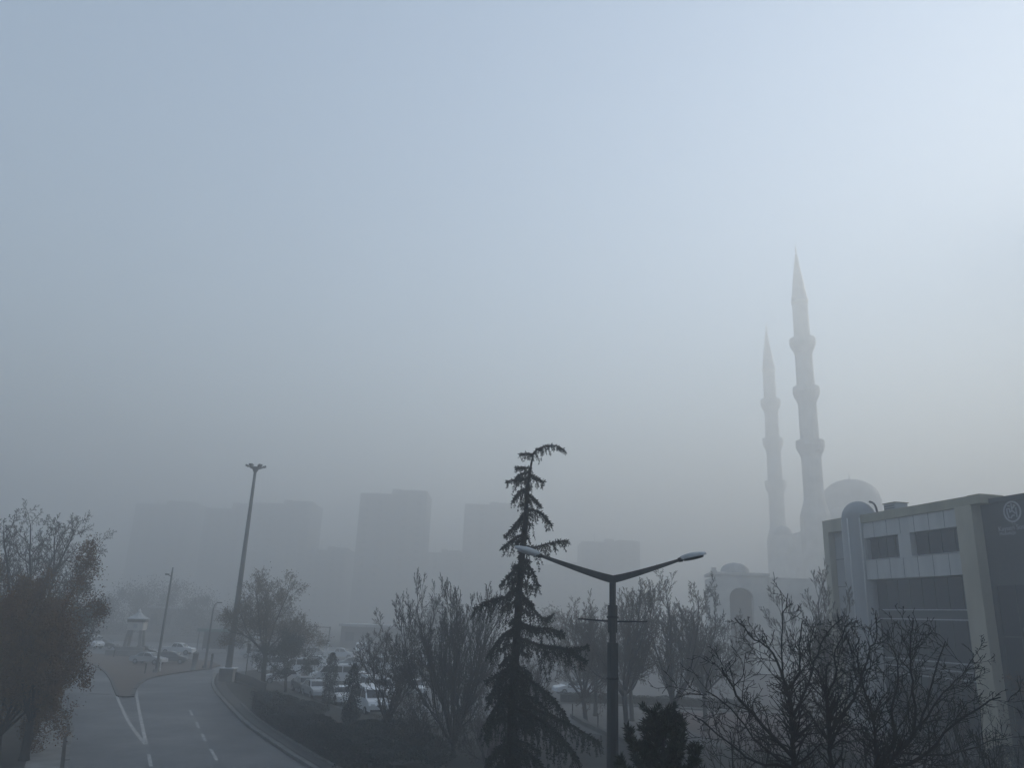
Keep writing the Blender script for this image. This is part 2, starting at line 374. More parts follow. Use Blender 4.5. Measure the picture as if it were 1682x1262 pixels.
def branch(out, p, d, L, r, lvl, cfg, rg):
    n = 2 if lvl >= cfg['levels'] and lvl >= 4 else max(3, int(L / cfg['seg'])); pts = [p.copy()]; rad = [r]
    end = cfg.get('end', 0.3)
    for i in range(n):
        d = (d + Vector((rg.gauss(0, 1), rg.gauss(0, 1), rg.gauss(0, 1))) * cfg['wander'] + Vector((0, 0, cfg['up'][min(lvl, len(cfg['up']) - 1)]))).normalized()
        p = p + d * (L / n); pts.append(p.copy()); rad.append(max(cfg['rmin'], r * (1 - (1 - end) * (i + 1) / n)))
    out.append((pts, rad, lvl))
    if lvl >= cfg['levels']: return
    nc = cfg['kids'][min(lvl, len(cfg['kids']) - 1)]; nc = max(1, int(round(nc * rg.uniform(0.8, 1.2))))
    az = rg.uniform(0, 6.28)
    for j in range(nc):
        tt = cfg['start'] + (1 - cfg['start']) * (j + rg.random()) / nc
        i = min(n - 1, int(tt * n)); f = tt * n - i
        q = pts[i].lerp(pts[i + 1], min(1, f)); dd = (pts[i + 1] - pts[i]).normalized()
        az += 2.4 + rg.uniform(-0.5, 0.5)
        nd = rot_dir(dd, math.radians(rg.uniform(*cfg['ang'])), az)
        branch(out, q, nd, L * cfg['ratio'] * (1.15 - 0.55 * tt) * rg.uniform(0.75, 1.25), max(cfg['rmin'], rad[i] * cfg['rr']), lvl + 1, cfg, rg)


def fit_tree(out, H, halfw, keep):
    """scale everything above height keep so the tree has height H and half width halfw"""
    P = [p for pts, _, _ in out for p in pts]
    zs = sorted(p.z for p in P); zmax = zs[int(len(zs) * 0.995)]
    rs = sorted(math.hypot(p.x, p.y) for p in P); rm = rs[int(len(rs) * 0.985)]
    kz, kr = H / zmax, halfw / rm
    for pts, _, _ in out:
        for p in pts: p.x *= kr; p.y *= kr; p.z *= kz


def tree_mesh(root, out, tm, cm, trunk_lvl=0, sides=(9, 6, 4, 3), twig_name='crown'):
    a, b = MB(), MB()
    for pts, rad, lvl in out:
        tgt = a if lvl <= trunk_lvl else b
        tgt.tube(pts, rad, sides[min(lvl, len(sides) - 1)], cap=lvl < 2)
    tr = a.build('trunk', tm, root)
    cr = b.build(twig_name, cm, root) if b.f else None
    return tr, cr


def vase_tree(base, H, halfw, label, seed, group, n_main=6, fork=0.22, r0=0.16, spread=(12, 38), tm=BARK2, cm=TWIG2, levels=3,
              kids=(5, 6, 6), rmin=0.012, up=(0.06, 0.06, 0.08, 0.08), ratio=0.5, name='bare_tree', wander=0.10, ang=(22, 48), leaves=0, leafmat=None, leafsize=0.12, cat='tree', start=0.3):
    rg = random.Random(seed); out = []
    fz = H * fork; lean = Vector((rg.uniform(-0.13, 0.13), rg.uniform(-0.13, 0.13), 1)).normalized()
    top = lean * fz; out.append(([Vector((0, 0, -0.1)), Vector((0, 0, 0.25)), top * 0.6, top], [r0 * 1.5, r0 * 1.12, r0, r0 * 0.95], 0))
    cfg = dict(seg=H * 0.045, wander=wander, up=up, rmin=rmin, levels=levels, kids=kids, start=start, ang=ang, ratio=ratio, rr=0.62)
    for j in range(n_main):
        az = 6.283 * (j + rg.uniform(-0.3, 0.3)) / n_main; an = math.radians(rg.uniform(*spread))
        d = Vector((math.sin(an) * math.cos(az), math.sin(an) * math.sin(az), math.cos(an)))
        branch(out, top * rg.uniform(0.86, 1.0), d, (H - fz) * rg.uniform(0.6, 1.1), r0 * rg.uniform(0.42, 0.62), 1, cfg, rg)
    keep = out[0]; fit_tree(out, H, halfw, 0)
    out = [(p, r, (0 if i == 0 else l)) for i, (p, r, l) in enumerate(out)]
    root = thing(name, label, cat, base, 0, group)
    # main limbs belong to the trunk mesh, the rest is the crown
    tree_mesh(root, out, tm, cm, trunk_lvl=1)
    if leaves:
        tips = [p for pts, _, l in out if l >= 2 for p in pts]
        idx = rng.integers(0, len(tips), leaves); C = np.array([tips[i][:] for i in idx]) + rng.normal(0, leafsize * 1.6, (leaves, 3))
        f_ = 5.2 / halfw; nz = np.sin(C[:, 0] * f_ + seed) * np.sin(C[:, 1] * f_ * 1.1 + 2) + np.sin(C[:, 2] * f_ * 1.3 + seed * 2) * np.sin(C[:, 0] * f_ * 2.1 + C[:, 1] * f_ * 1.7)
        C = C[(nz > -0.40) | (rng.random(len(C)) < 0.35)]
        V, Fa = leaf_arrays(C, np.full(len(C), leafsize)); npmesh('leaves', V, Fa, leafmat, root)
    return root


# -- left edge: two brown-leaved trees, one tall bare tree, one dark tree further on
GL = 'trees along the left pavement'
vase_tree((-23.6, 42.5, 0.1), 7.6, 1.7, 'withered brown tree beside the left kerb, its dark trunk in the bottom corner', 3, GL, 6, 0.25, 0.2, (15, 62), BARK, TWIG, 4, (6, 7, 6, 5), 0.0085, (-0.02, -0.02, 0.0), leaves=30000, leafmat=BROWNLEAF, leafsize=0.12, name='withered_tree', ang=(30, 70))
vase_tree((-29.0, 47.5, 0.1), 11.2, 5.2, 'largest brown-leaved tree, cut off by the left edge of the photo', 5, GL, 8, 0.16, 0.24, (15, 60), BARK, TWIG, 4, (6, 7, 6, 5), 0.0085, (0.0, 0.0, 0.0), leaves=85000, leafmat=BROWNLEAF, leafsize=0.13, name='withered_tree', ang=(30, 70))
vase_tree((-35.8, 62, 0.1), 14.2, 7.0, 'tall leafless grey tree rising above the brown trees on the left', 28, GL, 9, 0.26, 0.26, (8, 62), BARK, TWIG, 5, (9, 8, 8, 6, 4), 0.0125, (0.02, 0.02, 0.03), name='bare_tree', ang=(28, 65), ratio=0.42, start=0.2, wander=0.13)
vase_tree((-25.6, 43.5, 0.1), 7.6, 3.3, 'low brown bushy tree filling the lower left corner', 4, GL, 9, 0.12, 0.16, (25, 78), BARK, TWIG, 4, (6, 7, 6, 5), 0.0085, (-0.02, -0.02, 0.0), leaves=60000, leafmat=BROWNLEAF, leafsize=0.12, name='withered_tree', ang=(30, 75))
vase_tree((-41.0, 76, 0.1), 10.6, 3.6, 'dark bushy tree where the left road bends away', 9, GL, 7, 0.18, 0.2, (10, 50), BARK, TWIG, 3, (6, 6, 5), 0.014, (0.0, 0.02, 0.02), leaves=18000, leafmat=DARKLEAF, leafsize=0.22, name='dark_tree', ang=(30, 65))

# -- trees by the pole
GM = 'trees on the pavement by the parking lot'
vase_tree((-23.2, 81, 0.1), 11.0, 5.6, 'broad tree with sparse tan leaves beside the high floodlight mast', 13, GM, 11, 0.36, 0.22, (14, 76), BARK, TWIG2, 5, (7, 8, 7, 5, 4), 0.0115, (0.01, 0.02, 0.03), leaves=17000, leafmat=TANLEAF, leafsize=0.14, name='plane_tree', ang=(28, 60))
vase_tree((-20.4, 79.0, 0.1), 5.5, 2.9, 'small dark umbrella-shaped tree under the tan-leaved tree', 14, GM, 7, 0.30, 0.13, (25, 62), BARK, BARK, 3, (5, 6, 5), 0.010, (0.03, 0.03, 0.02), leaves=17000, leafmat=DARKLEAF, leafsize=0.14, name='umbrella_tree', ang=(30, 60), start=0.55)
vase_tree((-2.5, 48, 0.1), 10.1, 4.9, 'bushy leafless tree with many upright stems left of the tall cedar', 16, GM, 15, 0.08, 0.15, (8, 70), BARK, BARK, 5, (9, 9, 7, 6, 4), 0.0085, (0.03, 0.04, 0.06), name='multi_stem_tree', ang=(18, 44), ratio=0.44, wander=0.08, start=0.16)
vase_tree((-7.2, 55, 0.1), 7.6, 3.6, 'smaller leafless tree in front of the parked vans', 18, GM, 12, 0.1, 0.12, (8, 66), BARK, TWIG, 5, (8, 8, 7, 5, 4), 0.0095, (0.05, 0.05, 0.06), name='bare_tree', ang=(20, 45), ratio=0.42)
vase_tree((0.9, 50, 0.1), 6.8, 3.0, 'low leafless tree partly hidden behind the cedar', 21, GM, 12, 0.1, 0.10, (10, 68), BARK, TWIG, 5, (8, 8, 7, 5, 4), 0.009, (0.03, 0.05, 0.06), name='bare_tree', ang=(22, 50), ratio=0.45)

GT = 'low bare bushes left of the cedar'
for i, (x, y, h_, w_, lab) in enumerate(((-5.4, 50, 3.6, 2.2, 'low bare bush below the smaller leafless tree'), (-3.6, 45.5, 3.2, 2.3, 'low bare bush at the bottom edge left of the multi-stem tree'), (-0.6, 45.0, 3.4, 2.2, 'low bare bush at the foot of the cedar'), (0.9, 54, 3.6, 2.1, 'low bare bush behind the cedar trunk'))):
    vase_tree((x, y, 0.1), h_, w_, lab, 400 + i, GT, 12, 0.06, 0.05, (10, 72), BARK, TWIG, 4, (8, 8, 6, 5), 0.0085, (0.02, 0.04, 0.05), name='bare_bush', ang=(22, 58), ratio=0.45, cat='bush')

# -- plaza trees
GP = 'leafless trees on the plaza'
for (bx, by), H, hw, lab, sd_, nm in (
        ((8.8, 56.8), 10.6, 3.5, 'bare plaza tree just behind the double lamp post, forked trunk', 31, 8),
        ((6.9, 66.0), 9.6, 3.0, 'bare plaza tree nearest to the cedar, thick straight trunk', 32, 7),
        ((8.2, 70.5), 9.4, 2.8, 'thin-trunked bare tree behind the left plaza tree', 33, 7),
        ((12.6, 60.0), 11.6, 3.1, 'tallest bare plaza tree, upright twigs right of the lamp post', 34, 9),
        ((15.8, 63.5), 11.0, 3.0, 'upright bare tree between the lamp post and the mosque gateway', 35, 9),
        ((10.9, 68.0), 11.0, 3.0, 'bare plaza tree behind the tallest one', 36, 8)):
    broad = sd_ % 2
    vase_tree((bx, by, 0.1), H, hw * (1.5 if broad else 1.22), lab, sd_, GP, nm + 1, 0.30 if broad else 0.22, 0.17, (20, 76) if broad else (8, 56), BARK2, TWIG2, 5, (9, 9, 8, 6, 4), 0.0115,
              (0.02, 0.04, 0.06) if broad else (0.05, 0.07, 0.10), ang=(26, 62) if broad else (20, 48), ratio=0.42 if broad else 0.36, start=0.12, wander=0.13 if broad else 0.09)
vase_tree((21.0, 53, 0.1), 11.6, 3.2, 'pale grey leafless tree in front of the grey building corner', 41, GP, 9, 0.22, 0.16, (6, 46), BARK2, TWIG2, 5, (9, 8, 8, 6, 4), 0.0105, (0.06, 0.08, 0.1), ang=(18, 42), ratio=0.40)
vase_tree((24.5, 46, 0.1), 6.0, 3.0, 'low tangled bare tree below the grey office building', 43, GP, 8, 0.14, 0.12, (15, 55), BARK2, TWIG2, 4, (6, 6, 5, 5), 0.010, (0.03, 0.05, 0.06), ang=(25, 55), ratio=0.45)
vase_tree((29.5, 42, 0.1), 7.0, 3.4, 'brown bushy tree under the dark wing of the office building', 44, GP, 8, 0.14, 0.12, (15, 58), BARK, TWIG, 4, (6, 6, 5, 5), 0.010, (0.02, 0.03, 0.03), ang=(25, 60), ratio=0.45, leaves=6000, leafmat=BROWNLEAF, leafsize=0.12)


# -- near leafless trees, lower right: main limbs traced, twigs grown
def limb_tree(limbs, y0, label, seed, group, foot):
    rg = random.Random(seed); out = []; base = at(foot[0], foot[1], y0); base.z = 0.1
    cfg = dict(seg=0.14, wander=0.17, up=(0.03, 0.06, 0.07, 0.06), rmin=0.0056, levels=4, kids=(7, 6, 4, 3), start=0.10, ang=(26, 60), ratio=0.52, rr=0.6, end=0.4)
    for pts, r0, r1, dy in limbs:
        n = len(pts); P = []
        for i, p in enumerate(pts):
            q = at(p[0], p[1], y0 + dy * (i / max(1, n - 1))); P.append(q - base)
        if dy == 0: P = [Vector((P[0].x * 0.9, 0.0, -0.15)), Vector((P[0].x, 0, P[0].z * 0.5))] + P
        P = smooth_path(P, 4)
        P = [p + Vector((rg.gauss(0, 1), rg.gauss(0, 1), rg.gauss(0, 1))) * 0.014 for p in P]
        m = len(P); rad = [(r0 + (r1 - r0) * (i / (m - 1)) ** 0.7) * 0.78 for i in range(m)]
        out.append((P, rad, 0))
        tot = sum((P[i + 1] - P[i]).length for i in range(m - 1))
        vis = [i for i in range(m - 1) if P[i].z > 4.2]
        nt_ = max(3, int(len(vis) and tot * 6.0))
        for j in range(nt_):
            if not vis: break
            i = vis[int((j + rg.random()) / nt_ * len(vis)) % len(vis)]
            d = (P[i + 1] - P[i]).normalized(); nd = rot_dir(d, math.radians(rg.uniform(28, 65)), rg.uniform(0, 6.28))
            branch(out, P[i], nd, rg.uniform(0.25, 1.05) * (1.0 if P[i].z < 7.4 else 0.6), rad[i] * 0.5, 2, cfg, rg)
    root = thing('walnut_tree', label, 'tree', base, 0, group)
    tree_mesh(root, out, BARK, BARK, trunk_lvl=0, sides=(8, 5, 4, 4))
    return root


GN = 'knobbly leafless trees nearest the camera'
limb_tree([
    ([(1306, 1262), (1302, 1200), (1296, 1137)], 0.085, 0.055, 0.0),
    ([(1310, 1252), (1253, 1192), (1210, 1143), (1185, 1096)], 0.06, 0.022, -0.6),
    ([(1294, 1137), (1270, 1074), (1240, 1050), (1207, 1016)], 0.042, 0.016, 0.5),
    ([(1294, 1137), (1312, 1104), (1314, 1062), (1318, 1020)], 0.035, 0.014, -0.4),
    ([(1297, 1150), (1285, 1104), (1285, 1025), (1294, 977)], 0.035, 0.012, 0.3),
    ([(1302, 1180), (1334, 1104), (1352, 1050), (1382, 1018)], 0.04, 0.013, 0.8),
    ([(1308, 1262), (1240, 1252), (1191, 1216), (1140, 1178)], 0.045, 0.016, 0.9),
    ([(1308, 1268), (1250, 1225), (1200, 1165), (1160, 1135)], 0.035, 0.014, -1.1)],
    17.0, 'dark leafless tree in front of the mosque gateway, leftmost of the near ones', 51, GN, (1306, 1262))
limb_tree([
    ([(1365, 1262), (1362, 1201), (1358, 1146)], 0.075, 0.05, 0.0),
    ([(1362, 1201), (1397, 1158), (1417, 1110), (1428, 1068), (1440, 1052), (1438, 1003)], 0.05, 0.014, 0.6),
    ([(1358, 1146), (1373, 1110), (1373, 1068), (1397, 1022)], 0.038, 0.013, -0.5),
    ([(1358, 1146), (1346, 1112), (1330, 1080), (1334, 1040)], 0.035, 0.013, 0.4),
    ([(1364, 1225), (1335, 1180), (1310, 1150), (1300, 1120)], 0.035, 0.014, -0.7)],
    17.6, 'dark leafless tree in front of the corner column of the office building', 52, GN, (1365, 1262))
limb_tree([
    ([(1440, 1268), (1438, 1207), (1428, 1162), (1415, 1116), (1405, 1075)], 0.07, 0.016, 0.0),
    ([(1440, 1260), (1468, 1219), (1465, 1168), (1476, 1113), (1470, 1070)], 0.055, 0.015, 0.5),
    ([(1445, 1262), (1500, 1205), (1498, 1120), (1494, 1078), (1500, 1020)], 0.05, 0.013, -0.4),
    ([(1448, 1262), (1510, 1192), (1529, 1124), (1555, 1052)], 0.052, 0.014, 0.3),
    ([(1450, 1266), (1510, 1248), (1567, 1192), (1643, 1145)], 0.058, 0.016, -0.8),
    ([(1510, 1200), (1540, 1150), (1580, 1110), (1600, 1075)], 0.03, 0.012, 0.5),
    ([(1440, 1262), (1480, 1240), (1560, 1240), (1640, 1215)], 0.04, 0.014, 0.6)],
    16.2, 'widest dark leafless tree, limbs reaching right under the office pillar', 53, GN, (1442, 1262))


vase_tree((9.4, 20.0, 0.1), 6.6, 2.3, 'low twiggy leafless tree at the bottom edge under the office windows', 55, GN, 9, 0.3, 0.09, (15, 62), BARK, BARK, 4, (7, 7, 6, 4), 0.0055, (0.02, 0.04, 0.05), name='bare_tree', ang=(24, 58), ratio=0.45)
vase_tree((12.6, 21.5, 0.1), 6.9, 2.6, 'low twiggy leafless tree in the bottom right corner', 56, GN, 9, 0.3, 0.09, (15, 64), BARK, BARK, 4, (7, 7, 6, 4), 0.0055, (0.02, 0.04, 0.05), name='bare_tree', ang=(24, 58), ratio=0.45)
vase_tree((6.4, 21.0, 0.1), 6.0, 2.6, 'low twiggy leafless tree behind the leftmost near tree', 57, GN, 8, 0.3, 0.08, (20, 66), BARK, TWIG, 4, (7, 7, 6, 4), 0.0055, (0.02, 0.04, 0.05), name='bare_tree', ang=(24, 58), ratio=0.45)


# -- tall drooping cedar with bent tip
def needles(acc, P, size, dens, rg, spread=0.6, width=0.19):
    """needle blades along a polyline"""
    for i in range(len(P) - 1):
        d = P[i + 1] - P[i]; L = d.length
        if L < 1e-5: continue
        dn = d / L
        for k_ in range(max(1, int(L * dens))):
            q = P[i] + d * rg.random(); a = rot_dir(dn, rg.uniform(0.4, 1.3), rg.uniform(0, 6.28)); a.z -= 0.25 * spread; a.normalize()
            s_ = size * rg.uniform(0.6, 1.25); b = a.cross(Vector((rg.gauss(0, 1), rg.gauss(0, 1), rg.gauss(0, 1)))); b = b.normalized() * s_ * width
            acc.append((q - b, q + a * s_ * 0.5 - b * 0.6, q + a * s_, q + a * s_ * 0.5 + b + b * 0.3))


def sprays(acc, wood, P, rg, size, side_len, droop):
    m = len(P); tot = sum((P[i + 1] - P[i]).length for i in range(m - 1))
    needles(acc, P, 0.12 * size, 120, rg)
    nb = max(5, int(tot / 0.036))
    for j in range(nb):
        tt = 0.06 + 0.94 * (j + rg.random()) / nb; f = tt * (m - 1); i = min(m - 2, int(f)); q = P[i].lerp(P[i + 1], f - i)
        d = (P[i + 1] - P[i]).normalized(); sd_ = d.cross(Vector((0, 0, 1)))
        if sd_.length < 0.1: sd_ = Vector((rg.gauss(0, 1), rg.gauss(0, 1), 0))
        sd_.normalize(); sg = 1 if j % 2 else -1
        L = side_len * (1.2 - 0.95 * tt) * min(2.0, 0.32 + rg.expovariate(1.6))
        v = (sd_ * sg * rg.uniform(0.2, 0.9) + d * rg.uniform(0.2, 0.8) + Vector((0, 0, -droop * rg.uniform(0.2, 1.0)))).normalized()
        pp = [q]; nseg = 4
        for s_ in range(nseg):
            v = (v + Vector((rg.gauss(0, 0.12), rg.gauss(0, 0.12), -0.28 * droop))).normalized(); q = q + v * L / nseg; pp.append(q)
        wood.append((pp, [0.006, 0.005, 0.004, 0.003, 0.003]))
        needles(acc, pp, 0.08 * size, 80, rg)


def cedar():
    rg = random.Random(61); Y0 = 27.0
    tp = [at(x, y, Y0) for x, y in ((838, 1262), (839, 1238), (842, 1155), (850, 1023), (854, 949), (863, 863), (865, 820), (869, 784), (876, 744))]
    base = Vector((tp[0].x - 0.12, Y0, 0.1))
    root = thing('cedar_tree', 'tall dark drooping conifer with a bent tip, in the middle', 'tree', base)
    trunk = [Vector((0, 0, -0.1)), Vector((0.02, 0, 1.2))] + [p - base for p in tp]
    tpath = smooth_path(trunk, 4); m = len(tpath)
    mb = MB(); mb.tube(tpath, [0.19 * (1 - i / (m - 1)) ** 0.8 + 0.02 for i in range(m)], 9)
    zs = [p.z for p in tpath]

    def trunk_at(z):
        for i in range(m - 1):
            if zs[i] <= z <= zs[i + 1]: return tpath[i].lerp(tpath[i + 1], (z - zs[i]) / max(1e-6, zs[i + 1] - zs[i]))
        return tpath[-1].copy()
    acc = []; wood = []
    # traced limbs: start, [via], tip (photo pixels), depth swing in metres
    L = [([(876, 745), (884, 738), (897, 733), (914, 733), (930, 743)], 0.1, .75), ([(876, 746), (866, 745), (854, 746)], .15, .6),
         ([(874, 770), (860, 768), (848, 769)], -.2, .8), ([(872, 776), (858, 778), (847, 786)], .2, .8), ([(870, 786), (850, 787), (832, 791)], .15, .9), ([(872, 781), (882, 785), (894, 792)], -.2, .8),
         ([(866, 803), (855, 806), (842, 823)], -.3, 1.1), ([(868, 812), (878, 820), (888, 832)], .3, .8), ([(866, 836), (888, 842), (906, 862)], -.2, 1.2), ([(865, 838), (850, 858), (830, 881)], .3, 1.2),
         ([(863, 876), (845, 885), (824, 901)], -.3, 1.2), ([(863, 902), (890, 897), (915, 890), (933, 889)], .3, 1.0), ([(858, 925), (842, 938), (822, 963)], .3, 1.2), ([(857, 920), (872, 935), (885, 962)], -.3, 1.4),
         ([(854, 962), (830, 981), (805, 987), (780, 1001)], -.4, 1.5), ([(853, 970), (872, 995), (892, 1016), (908, 1010)], .4, 1.5), ([(850, 1022), (880, 1032), (905, 1034), (927, 1043)], -.4, 1.2),
         ([(850, 1030), (825, 1045), (804, 1075)], .5, 1.6), ([(848, 1046), (885, 1060), (925, 1066), (964, 1086)], .4, 1.7), ([(885, 1060), (925, 1066), (945, 1066), (966, 1062)], .3, 1.0),
         ([(846, 1100), (880, 1125), (910, 1150), (934, 1186)], -.5, 1.7), ([(846, 1085), (825, 1110), (805, 1152)], -.4, 1.7), ([(842, 1130), (880, 1165), (935, 1190), (986, 1222)], .5, 2.0),
         ([(843, 1120), (815, 1160), (798, 1215)], .5, 1.9), ([(839, 1225), (815, 1232), (795, 1268)], -.6, 1.8), ([(840, 1228), (870, 1238), (905, 1280)], -.6, 1.9), ([(842, 1160), (890, 1185), (925, 1215), (950, 1250)], -.8, 1.9)]
    for pts, dz, sz in L:
        n = len(pts); P = smooth_path([at(x, y, Y0 + dz * 3 * i / (n - 1)) - base for i, (x, y) in enumerate(pts)], 5)
        ln = sum((P[i + 1] - P[i]).length for i in range(len(P) - 1)); k_ = len(P)
        wood.append((P, [0.008 + 0.02 * ln * (1 - i / k_) for i in range(k_)]))
        sprays(acc, wood, P, rg, 1.0, 0.42 * sz, 1.1)
    # limbs towards and away from the viewer, all the way down to the ground
    for j in range(66):
        z = 1.4 + (12.6 - 1.4) * (j / 65) ** 0.9; az = j * 2.4 + rg.uniform(-.4, .4)
        R_ = (0.16 + 0.235 * (12.9 - z) * rg.uniform(0.6, 1.0)) * (0.48 if z > 9.2 else 0.68)
        o = trunk_at(z); dr_ = Vector((math.cos(az) * 0.85, math.sin(az), 0)); P = []
        for s_ in range(7):
            tt = s_ / 6; P.append(o + dr_ * R_ * tt + Vector((0, 0, 0.10 * R_ * tt - 0.42 * R_ * tt * tt)))
        wood.append((P, [0.008 + 0.018 * R_ * (1 - s_ / 7) for s_ in range(7)]))
        sprays(acc, wood, P, rg, 1.0, 0.24 + 0.17 * R_, 1.2)
    wb = MB()
    for P, r in wood: wb.tube(P, r, 4 if len(P) > 5 else 3, cap=False)
    mb.build('trunk', BARK, root); wb.build('branches', BARK, root)
    V = np.array([[c[:] for c in q] for q in acc]).reshape(-1, 3); npmesh('crown', V, np.arange(len(V)).reshape(-1, 4), CEDAR, root)


cedar()


# -- young pine at the bottom edge: upright tufted shoots
def pine(base, H, label, seed, tips):
    rg = random.Random(seed); root = thing('pine_tree', label, 'tree', base); acc = []; wood = []
    tr = MB().tube([(0, 0, -.1), (0.02, 0, H * .5), (0, 0, H * 0.97)], [0.10, 0.07, 0.02], 8)
    shoots = []
    for j in range(60):
        z = H * (0.15 + 0.78 * (j / 59)); az = j * 2.4; r_ = min(1.15, 0.10 + 0.42 * (H - z)) * rg.uniform(0.75, 1.0)
        shoots.append((Vector((0, 0, z - r_ * .25)), Vector((math.cos(az) * r_, math.sin(az) * r_, z + rg.uniform(.2, .5)))))
    for dx, dz in tips: shoots.append((Vector((dx * .3, 0, dz - 1.0)), Vector((dx, rg.uniform(-.2, .2), dz))))
    for o, tip in shoots:
        mid = o.lerp(tip, .6) + Vector((0, 0, -0.16)); P = smooth_path([o, mid, tip], 5)
        wood.append((P, [0.018 - 0.0012 * i for i in range(len(P))]))
        for sub in range(6):
            i = rg.randint(4, len(P) - 1); q = P[i]
            e = q + Vector((rg.gauss(0, .12), rg.gauss(0, .12), rg.uniform(.05, .22))); wood.append(([q, e], [0.008, 0.005])); needles(acc, [q, e], 0.15, 430, rg, -1.0, 0.075)
        needles(acc, P[4:], 0.16, 460, rg, -0.8, 0.075)
    tr.build('trunk', BARK, root); wb = MB()
    for P, r in wood: wb.tube(P, r, 4, cap=False)
    wb.build('branches', BARK, root)
    V = np.array([[c[:] for c in q] for q in acc]).reshape(-1, 3); npmesh('crown', V, np.arange(len(V)).reshape(-1, 4), PINE, root)


pb = at(1090, 1262, 18.0)
pine(Vector((pb.x, 18.0, 0.1)), 6.1, 'young green pine with upright tufts at the bottom edge', 71, [(-0.72, 5.5), (-.35, 5.7), (0.45, 5.75), (0.8, 5.3), (-.85, 4.9), (0.9, 4.8)])


# -- clipped columns, hedge and shrubs in the planting bed
def shrub(name, label, cat, base, prof, m, n, size, seed, group=None, yscale=1.0, lumpy=1.0):
    """profile of (radius, z): leafy body of many small leaves round an inner stem"""
    rg = np.random.default_rng(seed); root = thing(name, label, cat, base, 0, group)
    MB().tube([(0, 0, -.05), (0.01, 0, prof[-1][1] * .5), (0, 0, prof[-1][1] * 0.85)], [0.05, 0.04, 0.015], 6).build('stem', BARK, root)
    z = rg.uniform(prof[0][1], prof[-1][1], n); r = np.interp(z, [p[1] for p in prof], [p[0] for p in prof]); a = rg.uniform(0, 6.283, n)
    zr = z / prof[-1][1]; lump = 1 + lumpy * (0.16 * np.sin(a * 3 + zr * 7 + seed) + 0.10 * np.sin(a * 7 - zr * 17 + seed * 2))
    rr = r * lump * np.sqrt(rg.uniform(0.25, 1.05, n)); C = np.stack([rr * np.cos(a), rr * np.sin(a) * yscale, z], 1)
    if lumpy > 2:
        h_ = prof[-1][1]; rm = max(p[0] for p in prof); K = C[rg.integers(0, n, 26)]; kk = rg.integers(0, 26, n)
        C = K[kk] + rg.normal(size=(n, 3)) * rm * rg.uniform(0.10, 0.30, 26)[kk][:, None]; C[:, 2] = np.clip(C[:, 2], 0.1, None)
    V, Fa = leaf_arrays(C, np.full(n, size)); npmesh('foliage', V, Fa, m, root)
    return root


GB = 'dark clipped shrubs in the planting bed'
shrub('cypress', 'dark narrow column shrub right of the umbrella tree', 'shrub', (-14.5, 70.5, .1), [(.35, .1), (.62, .6), (.62, 2.6), (.45, 3.6), (.1, 4.2)], DARKLEAF, 3600, .14, 81, GB, 1.0, 1.9)
shrub('cypress', 'dark column shrub in front of the white vans', 'shrub', (-10.6, 59.6, .1), [(.4, .1), (.62, .6), (.6, 2.4), (.4, 3.4), (.1, 4.1)], DARKLEAF, 3600, .13, 82, GB, 1.0, 1.9)
shrub('cypress', 'short bluish column shrub beside the brown cabinet', 'shrub', (-9.6, 54.0, .1), [(.4, .1), (.55, .5), (.5, 1.6), (.1, 2.5)], TEAL, 2600, .12, 83, GB)
for i, (px, py, r, h, lab) in enumerate(((466, 1170, 1.4, 1.2, 'dark rounded shrub at the foot of the umbrella tree'), (505, 1176, 1.5, 1.0, 'dark rounded shrub below the silver parked cars'),
                                        (604, 1225, 1.7, 1.4, 'dark rounded shrub right of the bluish column'), (640, 1240, 1.9, 1.8, 'dark rounded shrub below the smaller leafless tree'),
                                        (690, 1255, 1.7, 1.5, 'dark rounded shrub at the foot of the multi-stem tree'), (560, 1232, 1.5, 1.0, 'low spreading shrub in front of the brown cabinet'),
                                        (610, 1262, 1.9, 1.1, 'low spreading shrub at the bottom edge near the kerb'), (670, 1275, 1.9, 1.3, 'low shrub at the bottom edge left of the cedar'))):
    b = g(px, py, .1); shrub('shrub', lab, 'shrub', b, [(r * .8, .05), (r, h * .35), (r * .85, h * .7), (r * .25, h)], DARKLEAF, 4200, .13, 90 + i, GB)


def hedge(name, label, path, wid, h, m, n, seed, size=.12):
    rg = np.random.default_rng(seed); root = thing(name, label, 'hedge', (path[0][0], path[0][1], .1))
    o = np.array([path[0][0], path[0][1]]); P = np.array([[p[0], p[1]] for p in path]) - o
    seg = np.linalg.norm(np.diff(P, axis=0), axis=1); cum = np.concatenate([[0], np.cumsum(seg)])
    s_ = rg.uniform(0, cum[-1], n); x = np.interp(s_, cum, P[:, 0]); y = np.interp(s_, cum, P[:, 1])
    dx = np.interp(s_ + .1, cum, P[:, 0]) - np.interp(s_ - .1, cum, P[:, 0]); dy = np.interp(s_ + .1, cum, P[:, 1]) - np.interp(s_ - .1, cum, P[:, 1])
    l = np.hypot(dx, dy) + 1e-6; nx, ny = -dy / l, dx / l
    ww = rg.uniform(-.5, .5, n) * wid; hh = h * (1 + .05 * np.sin(s_ * 1.3) + .04 * np.sin(s_ * 3.1 + 1))
    zz = hh * rg.uniform(0.02, 1.0, n); top = rg.random(n) < .42; zz[top] = hh[top] * rg.uniform(.92, 1.05, top.sum())
    sd_ = rg.random(n) < .35; ww[sd_] = np.sign(ww[sd_]) * wid * rg.uniform(.42, .54, sd_.sum())
    C = np.stack([x + nx * ww, y + ny * ww, zz], 1); V, Fa = leaf_arrays(C, np.full(n, size)); npmesh('foliage', V, Fa, m, root)
    core = MB(); L = [Vector((p[0], p[1])) for p in P]; kerb_run(core, [(p.x, p.y) for p in L], wid * .40, .0, h * .9, 1, 2.0); kerb_run(core, [(p.x, p.y) for p in L], wid * .40, .0, h * .9, -1, 2.0)
    core.build('branches', BARK, root)


